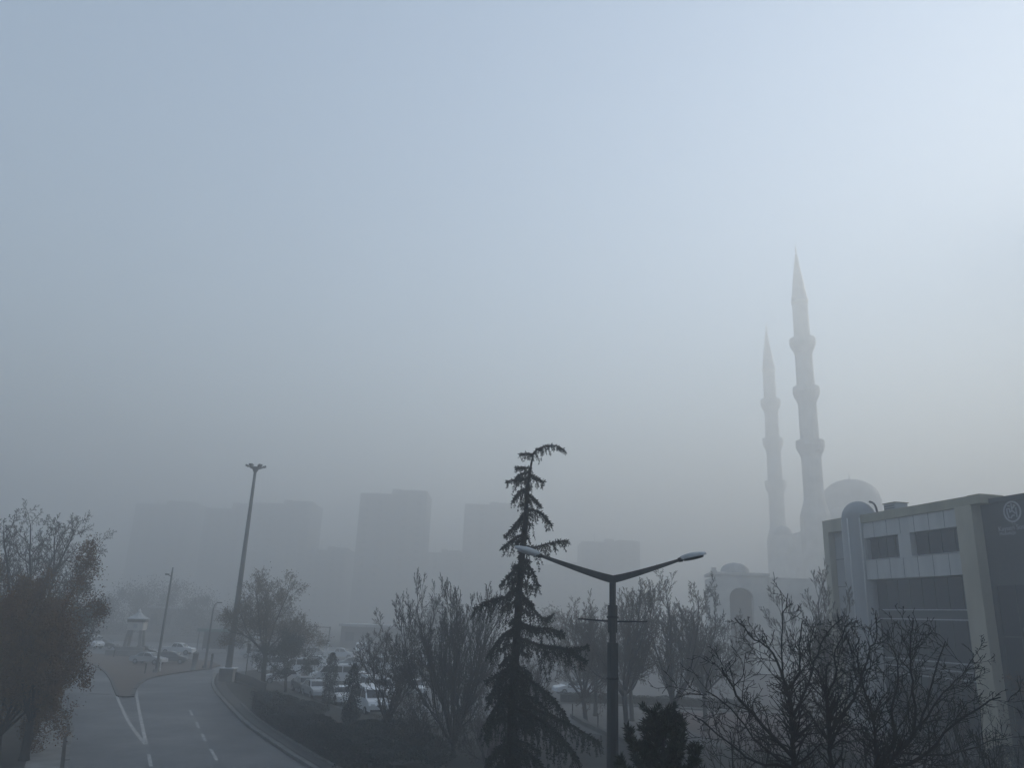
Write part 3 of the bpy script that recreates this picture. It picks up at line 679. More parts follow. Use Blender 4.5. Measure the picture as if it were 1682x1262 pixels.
hp = [(p[0] + 2.0, p[1] + 1.05) for p in kerbR if 36 < p[1] < 64.5]
hedge('hedge', 'long dark clipped hedge following the right-hand kerb', hp, 1.9, 1.3, DARKLEAF, 30000, 101)
hedge('hedge', 'low dark hedge along the far side of the plaza', [(6.0, 81.2), (14, 81.4), (24, 81)], 1.2, 0.75, DARKLEAF, 5000, 102, .16)

GF = 'dark trees in the fog beyond the square'
for i, (px, pt, pw_, Y, lab) in enumerate(((175, 985, 40, 190, 'dark foggy tree beyond the far white van'), (212, 965, 52, 205, 'dark foggy tree right behind the kiosk'), (250, 960, 56, 215, 'dark foggy tree left of the slender lamp post top'),
                                          (296, 962, 58, 210, 'dark foggy tree right of the slender lamp post top'), (332, 985, 48, 200, 'dark foggy tree behind the lamp post with a bent arm'), (392, 1000, 52, 205, 'dark foggy tree behind the floodlight mast'),
                                          (470, 1000, 44, 170, 'dark foggy tree beyond the tan-leaved tree'), (715, 985, 50, 160, 'dark foggy tree behind the bushy leafless tree'), (905, 1010, 44, 150, 'dark foggy tree beyond the right side of the cedar'))):
    t_ = at(px, pt, Y); h_ = t_.z; r_ = pw_ / F * Y * 0.62
    shrub('foggy_tree', lab, 'tree', (t_.x, Y, 0), [(r_ * .3, .2), (r_ * .8, h_ * .2), (r_, h_ * .45), (r_ * .7, h_ * .75), (r_ * .1, h_)], DARKLEAF, 5000, .42, 300 + i, GF, 1.0, 2.2)
# dark evergreens on the ground below the office building
for i, (x, y, r_, h_, lab) in enumerate(((14.5, 40, 2.2, 1.8, 'dark evergreen shrub below the low tangled tree, left one'), (18.5, 37, 2.4, 2.0, 'dark evergreen shrub at the bottom edge under the corner column'), (22.5, 39, 2.6, 2.2, 'dark evergreen shrub at the bottom edge under the office windows'),
                                        (26.5, 43, 2.4, 2.4, 'dark evergreen shrub in front of the office pillar'), (24.5, 33, 2.6, 2.2, 'dark evergreen shrub in the bottom right corner'), (18.5, 47, 2.0, 1.6, 'dark evergreen shrub at the plaza edge near the pale grey tree'))):
    shrub('shrub', lab, 'shrub', (x, y, .1), [(r_ * .8, .05), (r_, h_ * .35), (r_ * .85, h_ * .7), (r_ * .25, h_)], DARKLEAF, 6000, .14, 320 + i, 'dark shrubs below the office building')

# ------------------------------------------------------------------ street furniture
# double-armed lamp post
def lamp_post():
    o = at(1005, 950, 20.0); root = thing('street_lamp', 'dark double-armed street lamp rising at the bottom centre', 'street lamp', (o.x + .02, 20.0, 0.1))
    H = o.z - .1
    p = MB(); p.prism([(.16 * math.cos(a * math.pi / 4 + .39), .16 * math.sin(a * math.pi / 4 + .39)) for a in range(8)], -.1, H - 1.55, .86)
    p.prism([(.085 * math.cos(a * math.pi / 4 + .39), .085 * math.sin(a * math.pi / 4 + .39)) for a in range(8)], H - 1.55, H - .02)
    p.build('pole', STEEL, root)
    s = MB(); s.prism([(.125 * math.cos(a * math.pi / 4 + .39), .125 * math.sin(a * math.pi / 4 + .39)) for a in range(8)], H - 1.32, H - .66); s.build('sleeve', STEEL, root)
    for z in (H - 2.38, H - 0.95): MB().lathe([(.10, z - .025), (.15, z - .025), (.15, z + .025), (.10, z + .025)], 12).build('clamp_band', DARKMETAL, root)
    for sx in (-1, 1): MB().tube([(sx * .12, -.02, H - 1.05), (sx * .86, -.02, H - 1.02)], [.022, .018], 6).build('banner_bar', DARKMETAL, root)
    MB().box(-.10, .10, -.155, -.10, 1.0, 1.55).build('service_door', STEEL, root)
    MB().prism([(-.22, -.22), (.22, -.22), (.22, .22), (-.22, .22)], -.1, .05).build('base_plate', DARKMETAL, root)
    for sx, ex, ez in ((-1, 2.48, .70), (1, 2.35, .74)):
        a = MB(); n = 8; ring = []
        for i in range(n + 1):
            tt = i / n; x = sx * tt * (ex - .62); z = H - .02 + (ez - .10) * (tt ** 1.12) * 0.86; h = .115 - .072 * tt; wd = .085 - .045 * tt
            ring.append([(x, -wd, z - h), (x, wd, z - h), (x, wd, z + h * .7), (x, -wd, z + h * .7)])
        vs = [v for r_ in ring for v in r_]; fs = [(i * 4 + k_, i * 4 + (k_ + 1) % 4, i * 4 + 4 + (k_ + 1) % 4, i * 4 + 4 + k_) for i in range(n) for k_ in range(4)]
        fs += [(0, 1, 2, 3), (n * 4 + 3, n * 4 + 2, n * 4 + 1, n * 4)]
        a.add(vs, fs); a.build('arm', STEEL, root)
        x0, z0 = ring[-1][0][0], (ring[-1][0][2] + ring[-1][2][2]) / 2; an = math.atan2(.25, 1) * .95
        hd = MB(); m_ = 9; prof = []
        for i in range(m_):
            tt = i / (m_ - 1); wv = .05 + .12 * math.sin(min(1, tt * 1.25) * math.pi * .5) * (1 - max(0, tt - .72) / .28 * .55); hv = .045 + .075 * math.sin(math.pi * min(1, .15 + tt * .75)); prof.append((tt * .66, wv, hv))
        vs = []
        for xx, wv, hv in prof:
            for k_ in range(9):
                b = math.pi * k_ / 8; vs.append((xx, -math.cos(b) * wv, math.sin(b) * hv))
        vs = [(x0 + sx * (v[0] * math.cos(an) - v[2] * math.sin(an)), v[1], z0 + v[0] * math.sin(an) + v[2] * math.cos(an)) for v in vs]
        fs = [(i * 9 + k_, i * 9 + k_ + 1, i * 9 + 10 + k_, i * 9 + 9 + k_) for i in range(m_ - 1) for k_ in range(8)] + [tuple(range(9)), tuple(range((m_ - 1) * 9, m_ * 9))]
        hd.add(vs, fs, True)
        fixture = hd.build('lamp_head', LAMPHOOD, root)
        ln = MB(); vs = []
        for xx, wv, hv in prof[1:-1]:
            for k_ in range(7):
                b = math.pi * k_ / 6; vs.append((xx, -math.cos(b) * wv * .92, -math.sin(b) * hv * .55 - .004))
        vs = [(x0 + sx * (v[0] * math.cos(an) - v[2] * math.sin(an)), v[1], z0 + v[0] * math.sin(an) + v[2] * math.cos(an)) for v in vs]
        q = m_ - 2; ln.add(vs, [(i * 7 + k_, i * 7 + k_ + 1, i * 7 + 8 + k_, i * 7 + 7 + k_) for i in range(q - 1) for k_ in range(6)] + [tuple(range(7)), tuple(range((q - 1) * 7, q * 7))], True)
        ln.build('lens', LENS if sx < 0 else GALV, fixture)
        c = MB(); c.tube([(x0 - sx * .06, 0, z0 - .015), (x0 + sx * .05, 0, z0 + .012)], [.055, .062], 8); c.build('collar', DARKMETAL, fixture)


lamp_post()


def mast():
    b = g(372, 1122); top = at(419, 770, b.y); root = thing('floodlight_mast', 'tall high mast with floodlights on top, standing on a concrete block', 'light mast', (b.x, b.y, .1))
    H = top.z
    MB().lathe([(.36, 1.0), (.33, 4), (.24, H * .6), (.16, H - .4), (.13, H)], 12).build('pole', GALV, root)
    bl = MB(); bl.box(-.75, .75, -.6, .6, -.1, 1.3, .05); bl.build('concrete_base', CONC, root)
    MB().box(-.82, .82, -.67, .67, 1.3, 1.4).build('base_cap', WHITE, root)
    hd = MB(); hd.prism([(.6 * math.cos(a), .6 * math.sin(a)) for a in [i * math.pi / 4 for i in range(8)]], H - .12, H + .06); hd.lathe([(.15, H - .6), (.4, H - .12)], 10); hd.build('head_frame', GALV, root)
    for i in range(6):
        a = i * math.pi / 3 + .25; c, s_ = math.cos(a), math.sin(a); r0 = .85
        fl = MB(); w_ = .22
        P = []
        for dx, dz in ((-.10, .10), (.24, .22), (.30, .06), (.0, -.08)):
            for sg in (-1, 1): P.append(((r0 + dx) * c - sg * w_ * s_, (r0 + dx) * s_ + sg * w_ * c, H + .08 + dz))
        fl.add(P, [(0, 2, 3, 1), (2, 4, 5, 3), (4, 6, 7, 5), (6, 0, 1, 7), (0, 6, 4, 2), (1, 3, 5, 7)]); fl.tube([(.6 * c, .6 * s_, H), (.85 * c, .85 * s_, H + .1)], .05, 5)
        fl.build('floodlight', DARKMETAL, root)


mast()


def thin_mast(px, py, tx, ty, label, name='lamp_post', arm=None):
    b = g(px, py); top = at(tx, ty, b.y); H = top.z; root = thing(name, label, 'lamp post', (b.x, b.y, .12))
    MB().lathe([(.19, 0), (.16, 1.2), (.10, H - .6), (.07, H)], 10).build('pole', GALV, root)
    MB().box(-.28, .28, -.28, .28, -.1, .35, .04).build('base_block', CONC, root)
    return root, H


r_, H_ = thin_mast(256, 1107, 279, 934, 'tall slender lamp post on the paved island, near its tip')
hb = MB(); hb.tube([(0, 0, H_ - 1.1), (-.45, 0, H_ - .85)], .05, 6); hb.box(-.75, -.35, -.14, .14, H_ - .92, H_ - .76); hb.build('lamp_head', DARKMETAL, r_)
hb = MB(); hb.box(-.12, .12, -.12, .12, 1.3, 2.0); hb.build('control_box', DARKMETAL, r_)
r_, H_ = thin_mast(336, 1100, 346, 1000, 'lamp post with a short bent arm standing at the far corner of the island')
hb = MB(); hb.tube(smooth_path([(0, 0, H_ - .3), (.1, 0, H_ + .3), (.35, 0, H_ + .55), (.6, 0, H_ + .62)], 5), .06, 6); hb.build('arm', GALV, r_)
hb = MB(); hb.box(.5, 1.0, -.13, .13, H_ + .56, H_ + .70); hb.build('lamp_head', DARKMETAL, r_)

# kiosk: stepped plinth, four splayed legs, box and a white tent roof with finial
def kiosk():
    b = g(217, 1079); root = thing('kiosk', 'white-roofed clock-tower kiosk on splayed legs on the square', 'kiosk', (b.x, b.y, .12), .2)
    p = MB(); p.box(-3.3, 2.4, -1.9, 1.9, -.02, .75); p.box(-2.2, 1.6, -1.4, 1.4, .75, 1.25); p.build('plinth', CONC, root)
    for sx in (-1, 1):
        for sy in (-1, 1):
            l = MB(); v = []
            for z, c, s_ in ((1.25, 1.05, .22), (3.1, .85, .2), (3.6, .80, .2)):
                v += [(sx * c - s_, sy * c - s_, z), (sx * c + s_, sy * c - s_, z), (sx * c + s_, sy * c + s_, z), (sx * c - s_, sy * c + s_, z)]
            l.add(v, [(i * 4 + k_, i * 4 + (k_ + 1) % 4, i * 4 + 4 + (k_ + 1) % 4, i * 4 + 4 + k_) for i in range(2) for k_ in range(4)] + [(8, 9, 10, 11), (3, 2, 1, 0)]); l.build('leg', CONC, root)
    MB().box(-1.15, 1.15, -1.15, 1.15, 3.6, 4.75, .12).build('upper_box', PANEL, root)
    MB().box(-1.25, 1.25, -1.25, 1.25, 4.75, 5.15, .12).build('dark_frieze', DARKMETAL, root)
    r = MB(); r.lathe([(1.25, 5.12), (1.55, 5.2), (1.5, 5.32), (.95, 5.55), (.45, 5.95), (.22, 6.2), (.0, 6.2)], 8, smooth=False); roof = r.build('roof', CONC2, root)
    MB().lathe([(.12, 6.2), (.2, 6.35), (.09, 6.55), (.0, 6.8)], 8).build('finial', WHITE, roof)
    MB().box(-.28, .28, -1.175, -1.15, 3.9, 4.45).build('clock_face', LOGO, root)


kiosk()

# small posts and signs
def post(name, label, cat, b, h, r, m, group=None, cap=True):
    root = MB().lathe([(r * 1.25, 0), (r * 1.25, .08), (r, .1), (r, h * .93), (r * 1.15, h * .94), (r * .9, h), (0, h + r * .5)], 10).build(name, m)
    root.location = b; return tag(root, label, cat, group)


post('pillar_post', 'pale stubby pillar on the island by the lamp post with a short bent arm', 'post', g(318, 1101, .12), 2.0, .33, CONC)
post('dark_post', 'dark upright post right of the pale pillar', 'post', g(346, 1099, .12), 1.75, .15, DARKMETAL)
GBL = 'dark bollards along the plaza path'
post('bollard', 'bollard on the plaza path left of the nearest plaza trunk', 'bollard', g(940, 1182, .1), 1.15, .05, DARKMETAL, GBL)
post('bollard', 'bollard on the plaza path just left of the double lamp post', 'bollard', g(982, 1203, .1), 1.25, .05, DARKMETAL, GBL)
post('bollard', 'bollard beside the dark plaza edging behind the lower cedar limbs', 'bollard', g(987, 1245, .1), 1.2, .05, DARKMETAL, GBL)
GPI = 'short posts at the tip of the island'
post('bollard', 'short dark bollard left of the slender lamp post base', 'bollard', g(238, 1107, .12), 1.05, .09, DARKMETAL, GPI)
post('bollard', 'short white bollard right of the slender lamp post base', 'bollard', g(262, 1103, .12), 0.95, .08, WHITE, GPI)
post('bollard', 'short dark bollard left of the kiosk plinth', 'bollard', g(187, 1080, .12), 1.0, .1, DARKMETAL, GPI)

# traffic signal
b = g(403, 1113); r_ = thing('traffic_signal', 'traffic signal on a thin post behind the high mast', 'traffic light', (b.x, b.y, .1))
MB().lathe([(.07, 0), (.06, 3.1)], 8).build('pole', DARKMETAL, r_)
h_ = MB().box(-.18, .18, -.15, .15, 2.5, 3.55, .04).build('signal_head', DARKMETAL, r_)
for z in (2.7, 3.02, 3.34): MB().lathe([(.0, 0), (.10, 0), (.12, .03)], 10, (0, -.16, z)).build('signal_lens', mat('unlit_lens', (.09, .08, .08), .3), h_)
# signboards
b = g(414, 1088); zt = at(414, 1043, b.y).z; r_ = thing('signboard', 'small white signboard on a post behind the floodlight mast', 'sign', (b.x, b.y, .0))
MB().lathe([(.07, 0), (.06, zt + .2)], 8).build('post', GALV, r_)
MB().box(-.95, .95, -.10, -.06, zt - .45, zt + .35).build('sign_panel', WHITE, r_)
MB().box(-.8, .8, -.115, -.105, zt - .12, zt - .02).build('sign_text_bar', CLAD, r_)
b = g(537, 1083); zt = at(537, 1030, b.y).z; r_ = thing('height_barrier', 'tall post with a thin horizontal bar at the parking lot entrance', 'barrier', (b.x, b.y, .0))
MB().lathe([(.14, 0), (.13, 2.6)], 8).build('lower_post', WHITE, r_)
MB().lathe([(.11, 2.6), (.10, zt)], 8).build('upper_post', DARKMETAL, r_)
MB().box(-3.9, 0, -.06, .06, zt - .18, zt - .06).build('crossbar', GALV, r_)
# guard fence by the mast
fp = smooth_path([g(385, 1124), g(400, 1129), g(418, 1136), g(436, 1146)], 4); r_ = thing('guard_fence', 'low dark picket guard fence from the mast to the tan-leaved tree', 'fence', (fp[0].x, fp[0].y, .11))
fr = MB(); pk = MB(); o = Vector((fp[0].x, fp[0].y, 0))
q = [Vector((p.x, p.y, 0)) - o for p in fp]
for z in (.2, 1.0): fr.tube([p + Vector((0, 0, z)) for p in q], .035, 5)
for i in range(len(q) - 1):
    for k_ in range(5):
        p = q[i].lerp(q[i + 1], k_ / 5); pk.tube([p + Vector((0, 0, 0)), p + Vector((0, 0, 1.05))], .028, 4)
fr.build('rail', DARKMETAL, r_); pk.build('pickets', DARKMETAL, r_)
# cabinet in the bed
b = g(541, 1219, .1); r_ = thing('utility_cabinet', 'brown utility cabinet standing in the dark planting bed', 'cabinet', b, .45)
MB().box(-.66, .66, -.3, .3, 0, 1.05, .03).build('cabinet_body', BROWNBOX, r_); MB().box(-.7, .7, -.34, .34, 1.05, 1.11).build('cabinet_lid', BROWNBOX, r_)
MB().box(-.6, -.02, -.325, -.302, .1, .98).build('cabinet_door', BROWNBOX, r_); MB().box(.02, .6, -.325, -.302, .1, .98).build('cabinet_door', BROWNBOX, r_)
# bus-stop like green roof
b = g(352, 1070); zt = at(352, 1034, b.y).z; r_ = thing('shelter', 'green-roofed shelter far behind the lamp post with a short bent arm', 'shelter', (b.x, b.y, 0.0))
MB().box(-2.9, 2.9, -1.6, 1.6, zt - .45, zt + .05, .1).build('roof', GREENROOF, r_)
for x in (-2.6, 2.6):
    for y in (-1.3, 1.3): MB().lathe([(.1, 0), (.1, zt - .45)], 8, (x, y, 0)).build('post', GALV, r_)
MB().box(-2.55, 2.55, 1.22, 1.28, .3, zt - .5).build('back_panel', CLAD, r_)


# ------------------------------------------------------------------ vehicles
SHAPES = {
    'sedan': ([(-2.2, .32), (-2.22, .60), (-2.1, .78), (-1.15, .93), (-.45, 1.38), (.1, 1.46), (.85, 1.42), (1.55, 1.0), (2.15, .93), (2.24, .66), (2.2, .32)], .95, 1.46, .88, .64, (-1.35, 1.35), .32,
              [[(-.98, .97), (-.42, 1.34), (.28, 1.40), (.28, .97)], [(.34, .97), (.34, 1.40), (.82, 1.37), (1.38, .99)]], (3, 4), (6, 7)),
    'hatch': ([(-2.0, .32), (-2.05, .62), (-1.92, .82), (-1.1, .97), (-.4, 1.42), (.2, 1.52), (1.2, 1.46), (1.75, 1.02), (1.95, .9), (2.0, .32)], .98, 1.52, .87, .66, (-1.25, 1.3), .32,
              [[(-.95, 1.0), (-.38, 1.38), (.3, 1.46), (.3, 1.0)], [(.36, 1.0), (.36, 1.46), (1.15, 1.40), (1.5, 1.02)]], (3, 4), (6, 7)),
    'van': ([(-2.45, .36), (-2.5, .8), (-2.3, 1.08), (-1.75, 1.22), (-1.15, 1.9), (-.8, 2.05), (2.3, 2.05), (2.48, 1.9), (2.55, .9), (2.5, .36)], 1.2, 2.05, .95, .86, (-1.6, 1.6), .34,
            [[(-1.55, 1.25), (-1.1, 1.8), (-.45, 1.86), (-.45, 1.25)], [(-.35, 1.25), (-.35, 1.86), (.85, 1.86), (.85, 1.25)], [(.95, 1.25), (.95, 1.86), (2.2, 1.86), (2.3, 1.25)]], (3, 4), (7, 8)),
    'pickup': ([(-2.5, .4), (-2.52, .85), (-2.3, 1.02), (-1.35, 1.12), (-.75, 1.62), (-.3, 1.72), (.55, 1.7), (.85, 1.12), (2.45, 1.08), (2.5, .7), (2.45, .4)], 1.1, 1.72, .92, .7, (-1.6, 1.6), .37,
               [[(-1.15, 1.15), (-.7, 1.56), (-.12, 1.64), (-.12, 1.15)], [(-.05, 1.15), (-.05, 1.64), (.5, 1.62), (.72, 1.15)]], (3, 4), (6, 7))}
CAR_PROTO = {}


def car(kind, colour, loc, rz, label, cat='car', group='vehicles parked around the lot and square'):
    key = (kind, colour)
    if key in CAR_PROTO:
        c = copy_tree(CAR_PROTO[key]); c.location = loc; c.rotation_euler = (0, 0, rz); c['label'] = label; c['category'] = cat; return c
    out, zb, zt, wb, wt, wx, wr, panes, ws, rw = SHAPES[kind]
    root = thing('parked_' + ('van' if kind == 'van' else 'pickup' if kind == 'pickup' else 'car'), label, cat, loc, rz, group)
    hw = lambda z: wb - .05 * max(0, (.6 - z) / .3) if z <= zb else wb + (wt - wb) * (z - zb) / (zt - zb)
    n = len(out); v = [(x, -hw(z), z) for x, z in out] + [(x, hw(z), z) for x, z in out]
    body = MB(); fs = [(i, n + i, n + (i + 1) % n, (i + 1) % n) for i in range(n)]
    body.add(v, fs); lower = [i for i in range(n) if out[i][1] <= zb + .06]; up = [i for i in range(n) if out[i][1] > zb + .06]
    i0, i1 = up[0] - 1, (up[-1] + 1) % n
    for off, fl in ((0, False), (n, True)):
        a = [off + i for i in range(i0, i1 + 1)]; b_ = [off + i for i in list(range(0, i0 + 1)) + list(range(i1, n))]
        body.add([], []); base_ = len(body.v) - 2 * n
        for f in (a, b_):
            body.f.append(tuple(base_ + q for q in (f[::-1] if not fl else f))); body.sm.append(False)
    body.build('body', CARPAINT[colour], root)
    for pn in panes:
        for sg in (-1, 1):
            MB().add([(x, sg * (hw(z) + .008), z) for x, z in pn], [tuple(range(len(pn)))]).build('side_window', CARGLASS, root)
    for nm, (a, b_) in (('windscreen', ws), ('rear_window', rw)):
        (xa, za), (xb, zb_) = out[a], out[b_]; d = Vector((xb - xa, 0, zb_ - za)).normalized(); nrm = Vector((-d.z, 0, d.x)) * (.012)
        p0 = Vector((xa, 0, za)).lerp(Vector((xb, 0, zb_)), .1); p1 = Vector((xa, 0, za)).lerp(Vector((xb, 0, zb_)), .92)
        w0, w1 = hw(p0.z) * .9, hw(p1.z) * .9
        MB().add([(p0.x + nrm.x, -w0, p0.z + nrm.z), (p0.x + nrm.x, w0, p0.z + nrm.z), (p1.x + nrm.x, w1, p1.z + nrm.z), (p1.x + nrm.x, -w1, p1.z + nrm.z)], [(0, 1, 2, 3)]).build(nm, CARGLASS, root)
    for x in wx:
        for sg in (-1, 1):
            t_ = MB().tube([(x, sg * (wb - .2), wr), (x, sg * (wb + .015), wr)], wr, 16, smooth=False).build('wheel', TYRE, root)
            MB().tube([(x, sg * (wb - .1), wr), (x, sg * (wb + .025), wr)], wr * .62, 12, smooth=False).build('rim', RIM, t_)
    xf, xr = out[0][0], out[-1][0]; zl = .66 if kind in ('sedan', 'hatch') else .85
    for sg in (-1, 1):
        MB().box(xf - .045, xf + .12, sg * .62 - .16, sg * .62 + .16, zl - .07, zl + .07).build('headlight', HEAD, root)
        MB().box(xr - .1, xr + (.06 if kind != 'van' else .085), sg * .66 - .13, sg * .66 + .13, zl, zl + .18).build('tail_light', TAIL, root)
    MB().box(xf - .06, xf + .1, -.8, .8, .34, .5).build('front_bumper', DARKMETAL if kind == 'van' else CARPAINT[colour], root)
    MB().box(xr - .1, xr + .07, -.8, .8, .36, .52).build('rear_bumper', WHITE if kind == 'pickup' else CARPAINT[colour], root)
    CAR_PROTO[key] = root
    return root


P2 = math.pi / 2
CARS = [
    ('van', 'white', 147, 1066, 2.6, 'white van far down the left road beside the dark bushy tree'),
    ('sedan', 'dark', 172, 1066, 3.0, 'dark low car between the far white van and the kiosk'),
    ('sedan', 'dark', 236, 1079, 3.1, 'dark saloon parked just right of the kiosk plinth'),
    ('pickup', 'white', 291, 1077, 3.14, 'white pickup parked behind the slender lamp post'),
    ('sedan', 'silver', 243, 1093, 3.0, 'silver low car in front of the dark saloon by the kiosk'),
    ('hatch', 'grey', 281, 1092, 3.3, 'grey hatchback in front of the white pickup'),
    ('hatch', 'white', 102, 1084, 2.5, 'white car half hidden by the brown trees on the left'),
    ('van', 'silver', 94, 1072, 2.5, 'silver van half hidden by the brown trees on the left'),
    ('pickup', 'white', 557, 1083, 3.2, 'white pickup parked right of the tall barrier post'),
    ('van', 'white', 592, 1076, P2 + .15, 'white van seen from behind, right of the white pickup'),
    ('van', 'white', 606, 1059, 2.9, 'white van in the farthest row with its roof showing'),
    ('hatch', 'white', 640, 1066, 2.9, 'white hatchback in the far row behind the leafless trees'),
    ('sedan', 'grey', 385, 1066, 3.1, 'grey saloon far behind the floodlight mast'),
    ('sedan', 'dark', 437, 1070, 3.0, 'dark saloon far behind the tan-leaved tree trunk'),
    ('hatch', 'silver', 470, 1096, .25, 'silver hatchback behind the umbrella tree stems'),
    ('van', 'white', 489, 1110, .3, 'white van glimpsed through the umbrella tree'),
    ('hatch', 'white', 462, 1124, .3, 'white hatchback left of the umbrella tree trunk'),
    ('sedan', 'grey', 500, 1138, P2 + .5, 'grey saloon nose-in below the umbrella tree'),
    ('hatch', 'silver', 518, 1146, P2 + .5, 'silver hatchback just left of the first dark column shrub'),
    ('sedan', 'white', 556, 1156, P2 + .5, 'white saloon tail-on between the two dark column shrubs'),
    ('hatch', 'grey', 572, 1118, .4, 'grey hatchback beyond the white saloon'),
    ('van', 'white', 606, 1172, P2 + .5, 'white van tail-on right of the second dark column shrub'),
    ('hatch', 'white', 596, 1128, P2 + .4, 'white hatchback beyond the tail-on white van'),
    ('sedan', 'silver', 640, 1134, P2 + .4, 'silver saloon behind the smaller leafless tree'),
    ('van', 'white', 632, 1104, .3, 'white van behind the smaller leafless tree, second row'),
    ('hatch', 'dark', 668, 1112, .3, 'dark hatchback behind the bushy leafless tree'),
    ('sedan', 'white', 676, 1142, P2 + .4, 'white saloon at the left foot of the bushy leafless tree'),
    ('sedan', 'white', 690, 1084, 3.0, 'white saloon seen through the tops of the bushy leafless tree'),
    ('hatch', 'silver', 726, 1124, .3, 'silver hatchback behind the stems of the bushy leafless tree'),
    ('van', 'grey', 760, 1098, 3.1, 'grey van behind the bushy leafless tree'),
    ('hatch', 'white', 940, 1142, .3, 'small white car between the cedar and the plaza trees'),
    ('van', 'white', 448, 1106, .3, 'white van just left of the umbrella tree crown'),
    ('hatch', 'white', 512, 1096, .2, 'white hatchback behind the right side of the umbrella tree'),
    ('sedan', 'white', 535, 1108, .3, 'white saloon in the middle row above the first dark column shrub'),
    ('van', 'white', 545, 1124, .35, 'white van between the two dark column shrubs, middle row'),
    ('sedan', 'silver', 576, 1098, .2, 'silver saloon in the middle row above the second dark column shrub'),
    ('hatch', 'white', 488, 1082, 3.1, 'white hatchback in the far row behind the umbrella tree'),
    ('hatch', 'silver', 520, 1080, 3.1, 'silver hatchback in the far row left of the barrier post'),
    ('van', 'white', 618, 1150, P2 + .5, 'white van right of the tail-on white van'),
    ('sedan', 'white', 648, 1120, .3, 'white saloon left of the dark hatchback'),
    ('hatch', 'white', 660, 1092, 3.1, 'white hatchback in the far row, left of the bushy leafless tree'),
    ('van', 'white', 720, 1100, .2, 'white van behind the stems of the bushy leafless tree'),
    ('sedan', 'silver', 420, 1082, 3.1, 'silver saloon behind the signboard post'),
    ('van', 'white', 1668, 1236, .1, 'white van below the office building at the right edge'),
    ('hatch', 'silver', 1622, 1212, .3, 'silver hatchback under the office pillar behind the bare limbs'),
]
for kind, colour, px, py, rz, lab in CARS:
    b = g(px, py, 0.0)
    z = .12 if (px < 300 and kind != 'van' and px > 180) else .10 if px > 1500 else .012
    car(kind, colour, (b.x, b.y, z), rz, lab, 'van' if kind == 'van' else 'pickup truck' if kind == 'pickup' else 'car')

# ------------------------------------------------------------------ office building on the right
TH = math.radians(12.014)
ob = thing('office_building', 'grey office building with a stone pillar and a round emblem on its dark wing', 'building', (32.98, 54.0, 0.0), TH)
# local axes: +y runs along the front away from the camera, -x points out of the front
MB().box(1.2, 24, 1.4, 18.3, 0, 16.9).build('wall', PANEL2, ob)
MB().box(-.02, 23.8, .3, 13.0, 16.72, 17.42).build('parapet', CAPSTONE, ob)
MB().box(.10, 1.19, 1.62, 12.7, 15.42, 16.71).build('panel_band', PANEL, ob)
MB().box(.10, 1.19, 1.62, 12.7, 12.02, 13.58).build('panel_band', PANEL, ob)
MB().box(.10, 1.19, 6.95, 8.30, 13.585, 15.415).build('panel_pier', PANEL, ob)
MB().box(.10, 1.19, 12.42, 12.7, 13.585, 15.415).build('panel_pier', PANEL, ob)
for y0, y1 in ((1.62, 6.94), (8.31, 12.41)):
    w_ = MB().box(.62, .70, y0, y1, 13.59, 15.41).build('window', GLASS, ob)
    f_ = MB(); f_.box(.56, .61, y0, y1, 13.59, 13.67); f_.box(.56, .61, y0, y1, 15.33, 15.41)
    for kk in range(1, 4):
        yy = y0 + (y1 - y0) * kk / 4; f_.box(.57, .615, yy - .03, yy + .03, 13.68, 15.32)
    f_.build('window_frame', CLAD, w_)
for kk in range(1, 7):
    yy = 1.62 + 11.08 * kk / 7
    for z0, z1 in ((12.04, 13.56), (15.44, 16.70)): MB().box(.088, .098, yy - .02, yy + .02, z0, z1).build('panel_joint', CLAD, ob)
for y0, y1 in ((1.62, 6.94), (8.31, 12.41)): MB().box(.04, .55, y0 + .02, y1 - .02, 13.592, 13.64).build('window_sill', RAIL, ob)
for z0, z1 in ((9.66, 12.0), (5.96, 8.88), (1.2, 4.74)):
    w_ = MB().box(.85, .95, 1.66, 12.66, z0, z1).build('glazing', GLASS, ob)
    for kk in range(9):
        yy = 1.75 + 10.8 * kk / 8; MB().box(.80, .845, yy - .03, yy + .03, z0 + .005, z1 - .005).build('mullion', DARKMETAL, w_)
for z0, z1 in ((8.90, 9.64), (4.76, 5.94), (0, 1.18)): MB().box(.80, 1.19, 1.66, 12.66, z0, z1).build('spandrel', CLAD, ob)
for z in (9.62, 8.92, 5.90, 5.36, 4.80): MB().box(.70, .795, 1.66, 12.1, z - .04, z + .04).build('rail', RAIL, ob)
pl = MB().box(-.35, 1.18, .08, 1.60, 0, 16.715).build('pillar', PILLAR, ob)
MB().box(-.36, 1.6, -.85, .29, 16.73, 17.38).build('pillar_cap', CAPSTONE, ob)
# round-headed corner column
cm_ = MB(); cy, cr_ = 13.75, 1.42
prof = [(cr_, 0), (cr_, 17.3)] + [(cr_ * math.cos(a), 17.3 + 1.5 * math.sin(a)) for a in [i * math.pi / 20 for i in range(1, 10)]] + [(0.02, 18.8)]
cm_.lathe(prof, 28, (.75, cy, 0)); cm_.build('corner_column', PANEL2, ob)
fl_ = MB()
for a in (2.55, 3.35, 4.1): fl_.tube([(.75 + cr_ * math.cos(a), cy + cr_ * math.sin(a), 0.1), (.75 + cr_ * math.cos(a), cy + cr_ * math.sin(a), 17.2)], .07, 6)
fl_.build('column_rib', PANEL, ob)
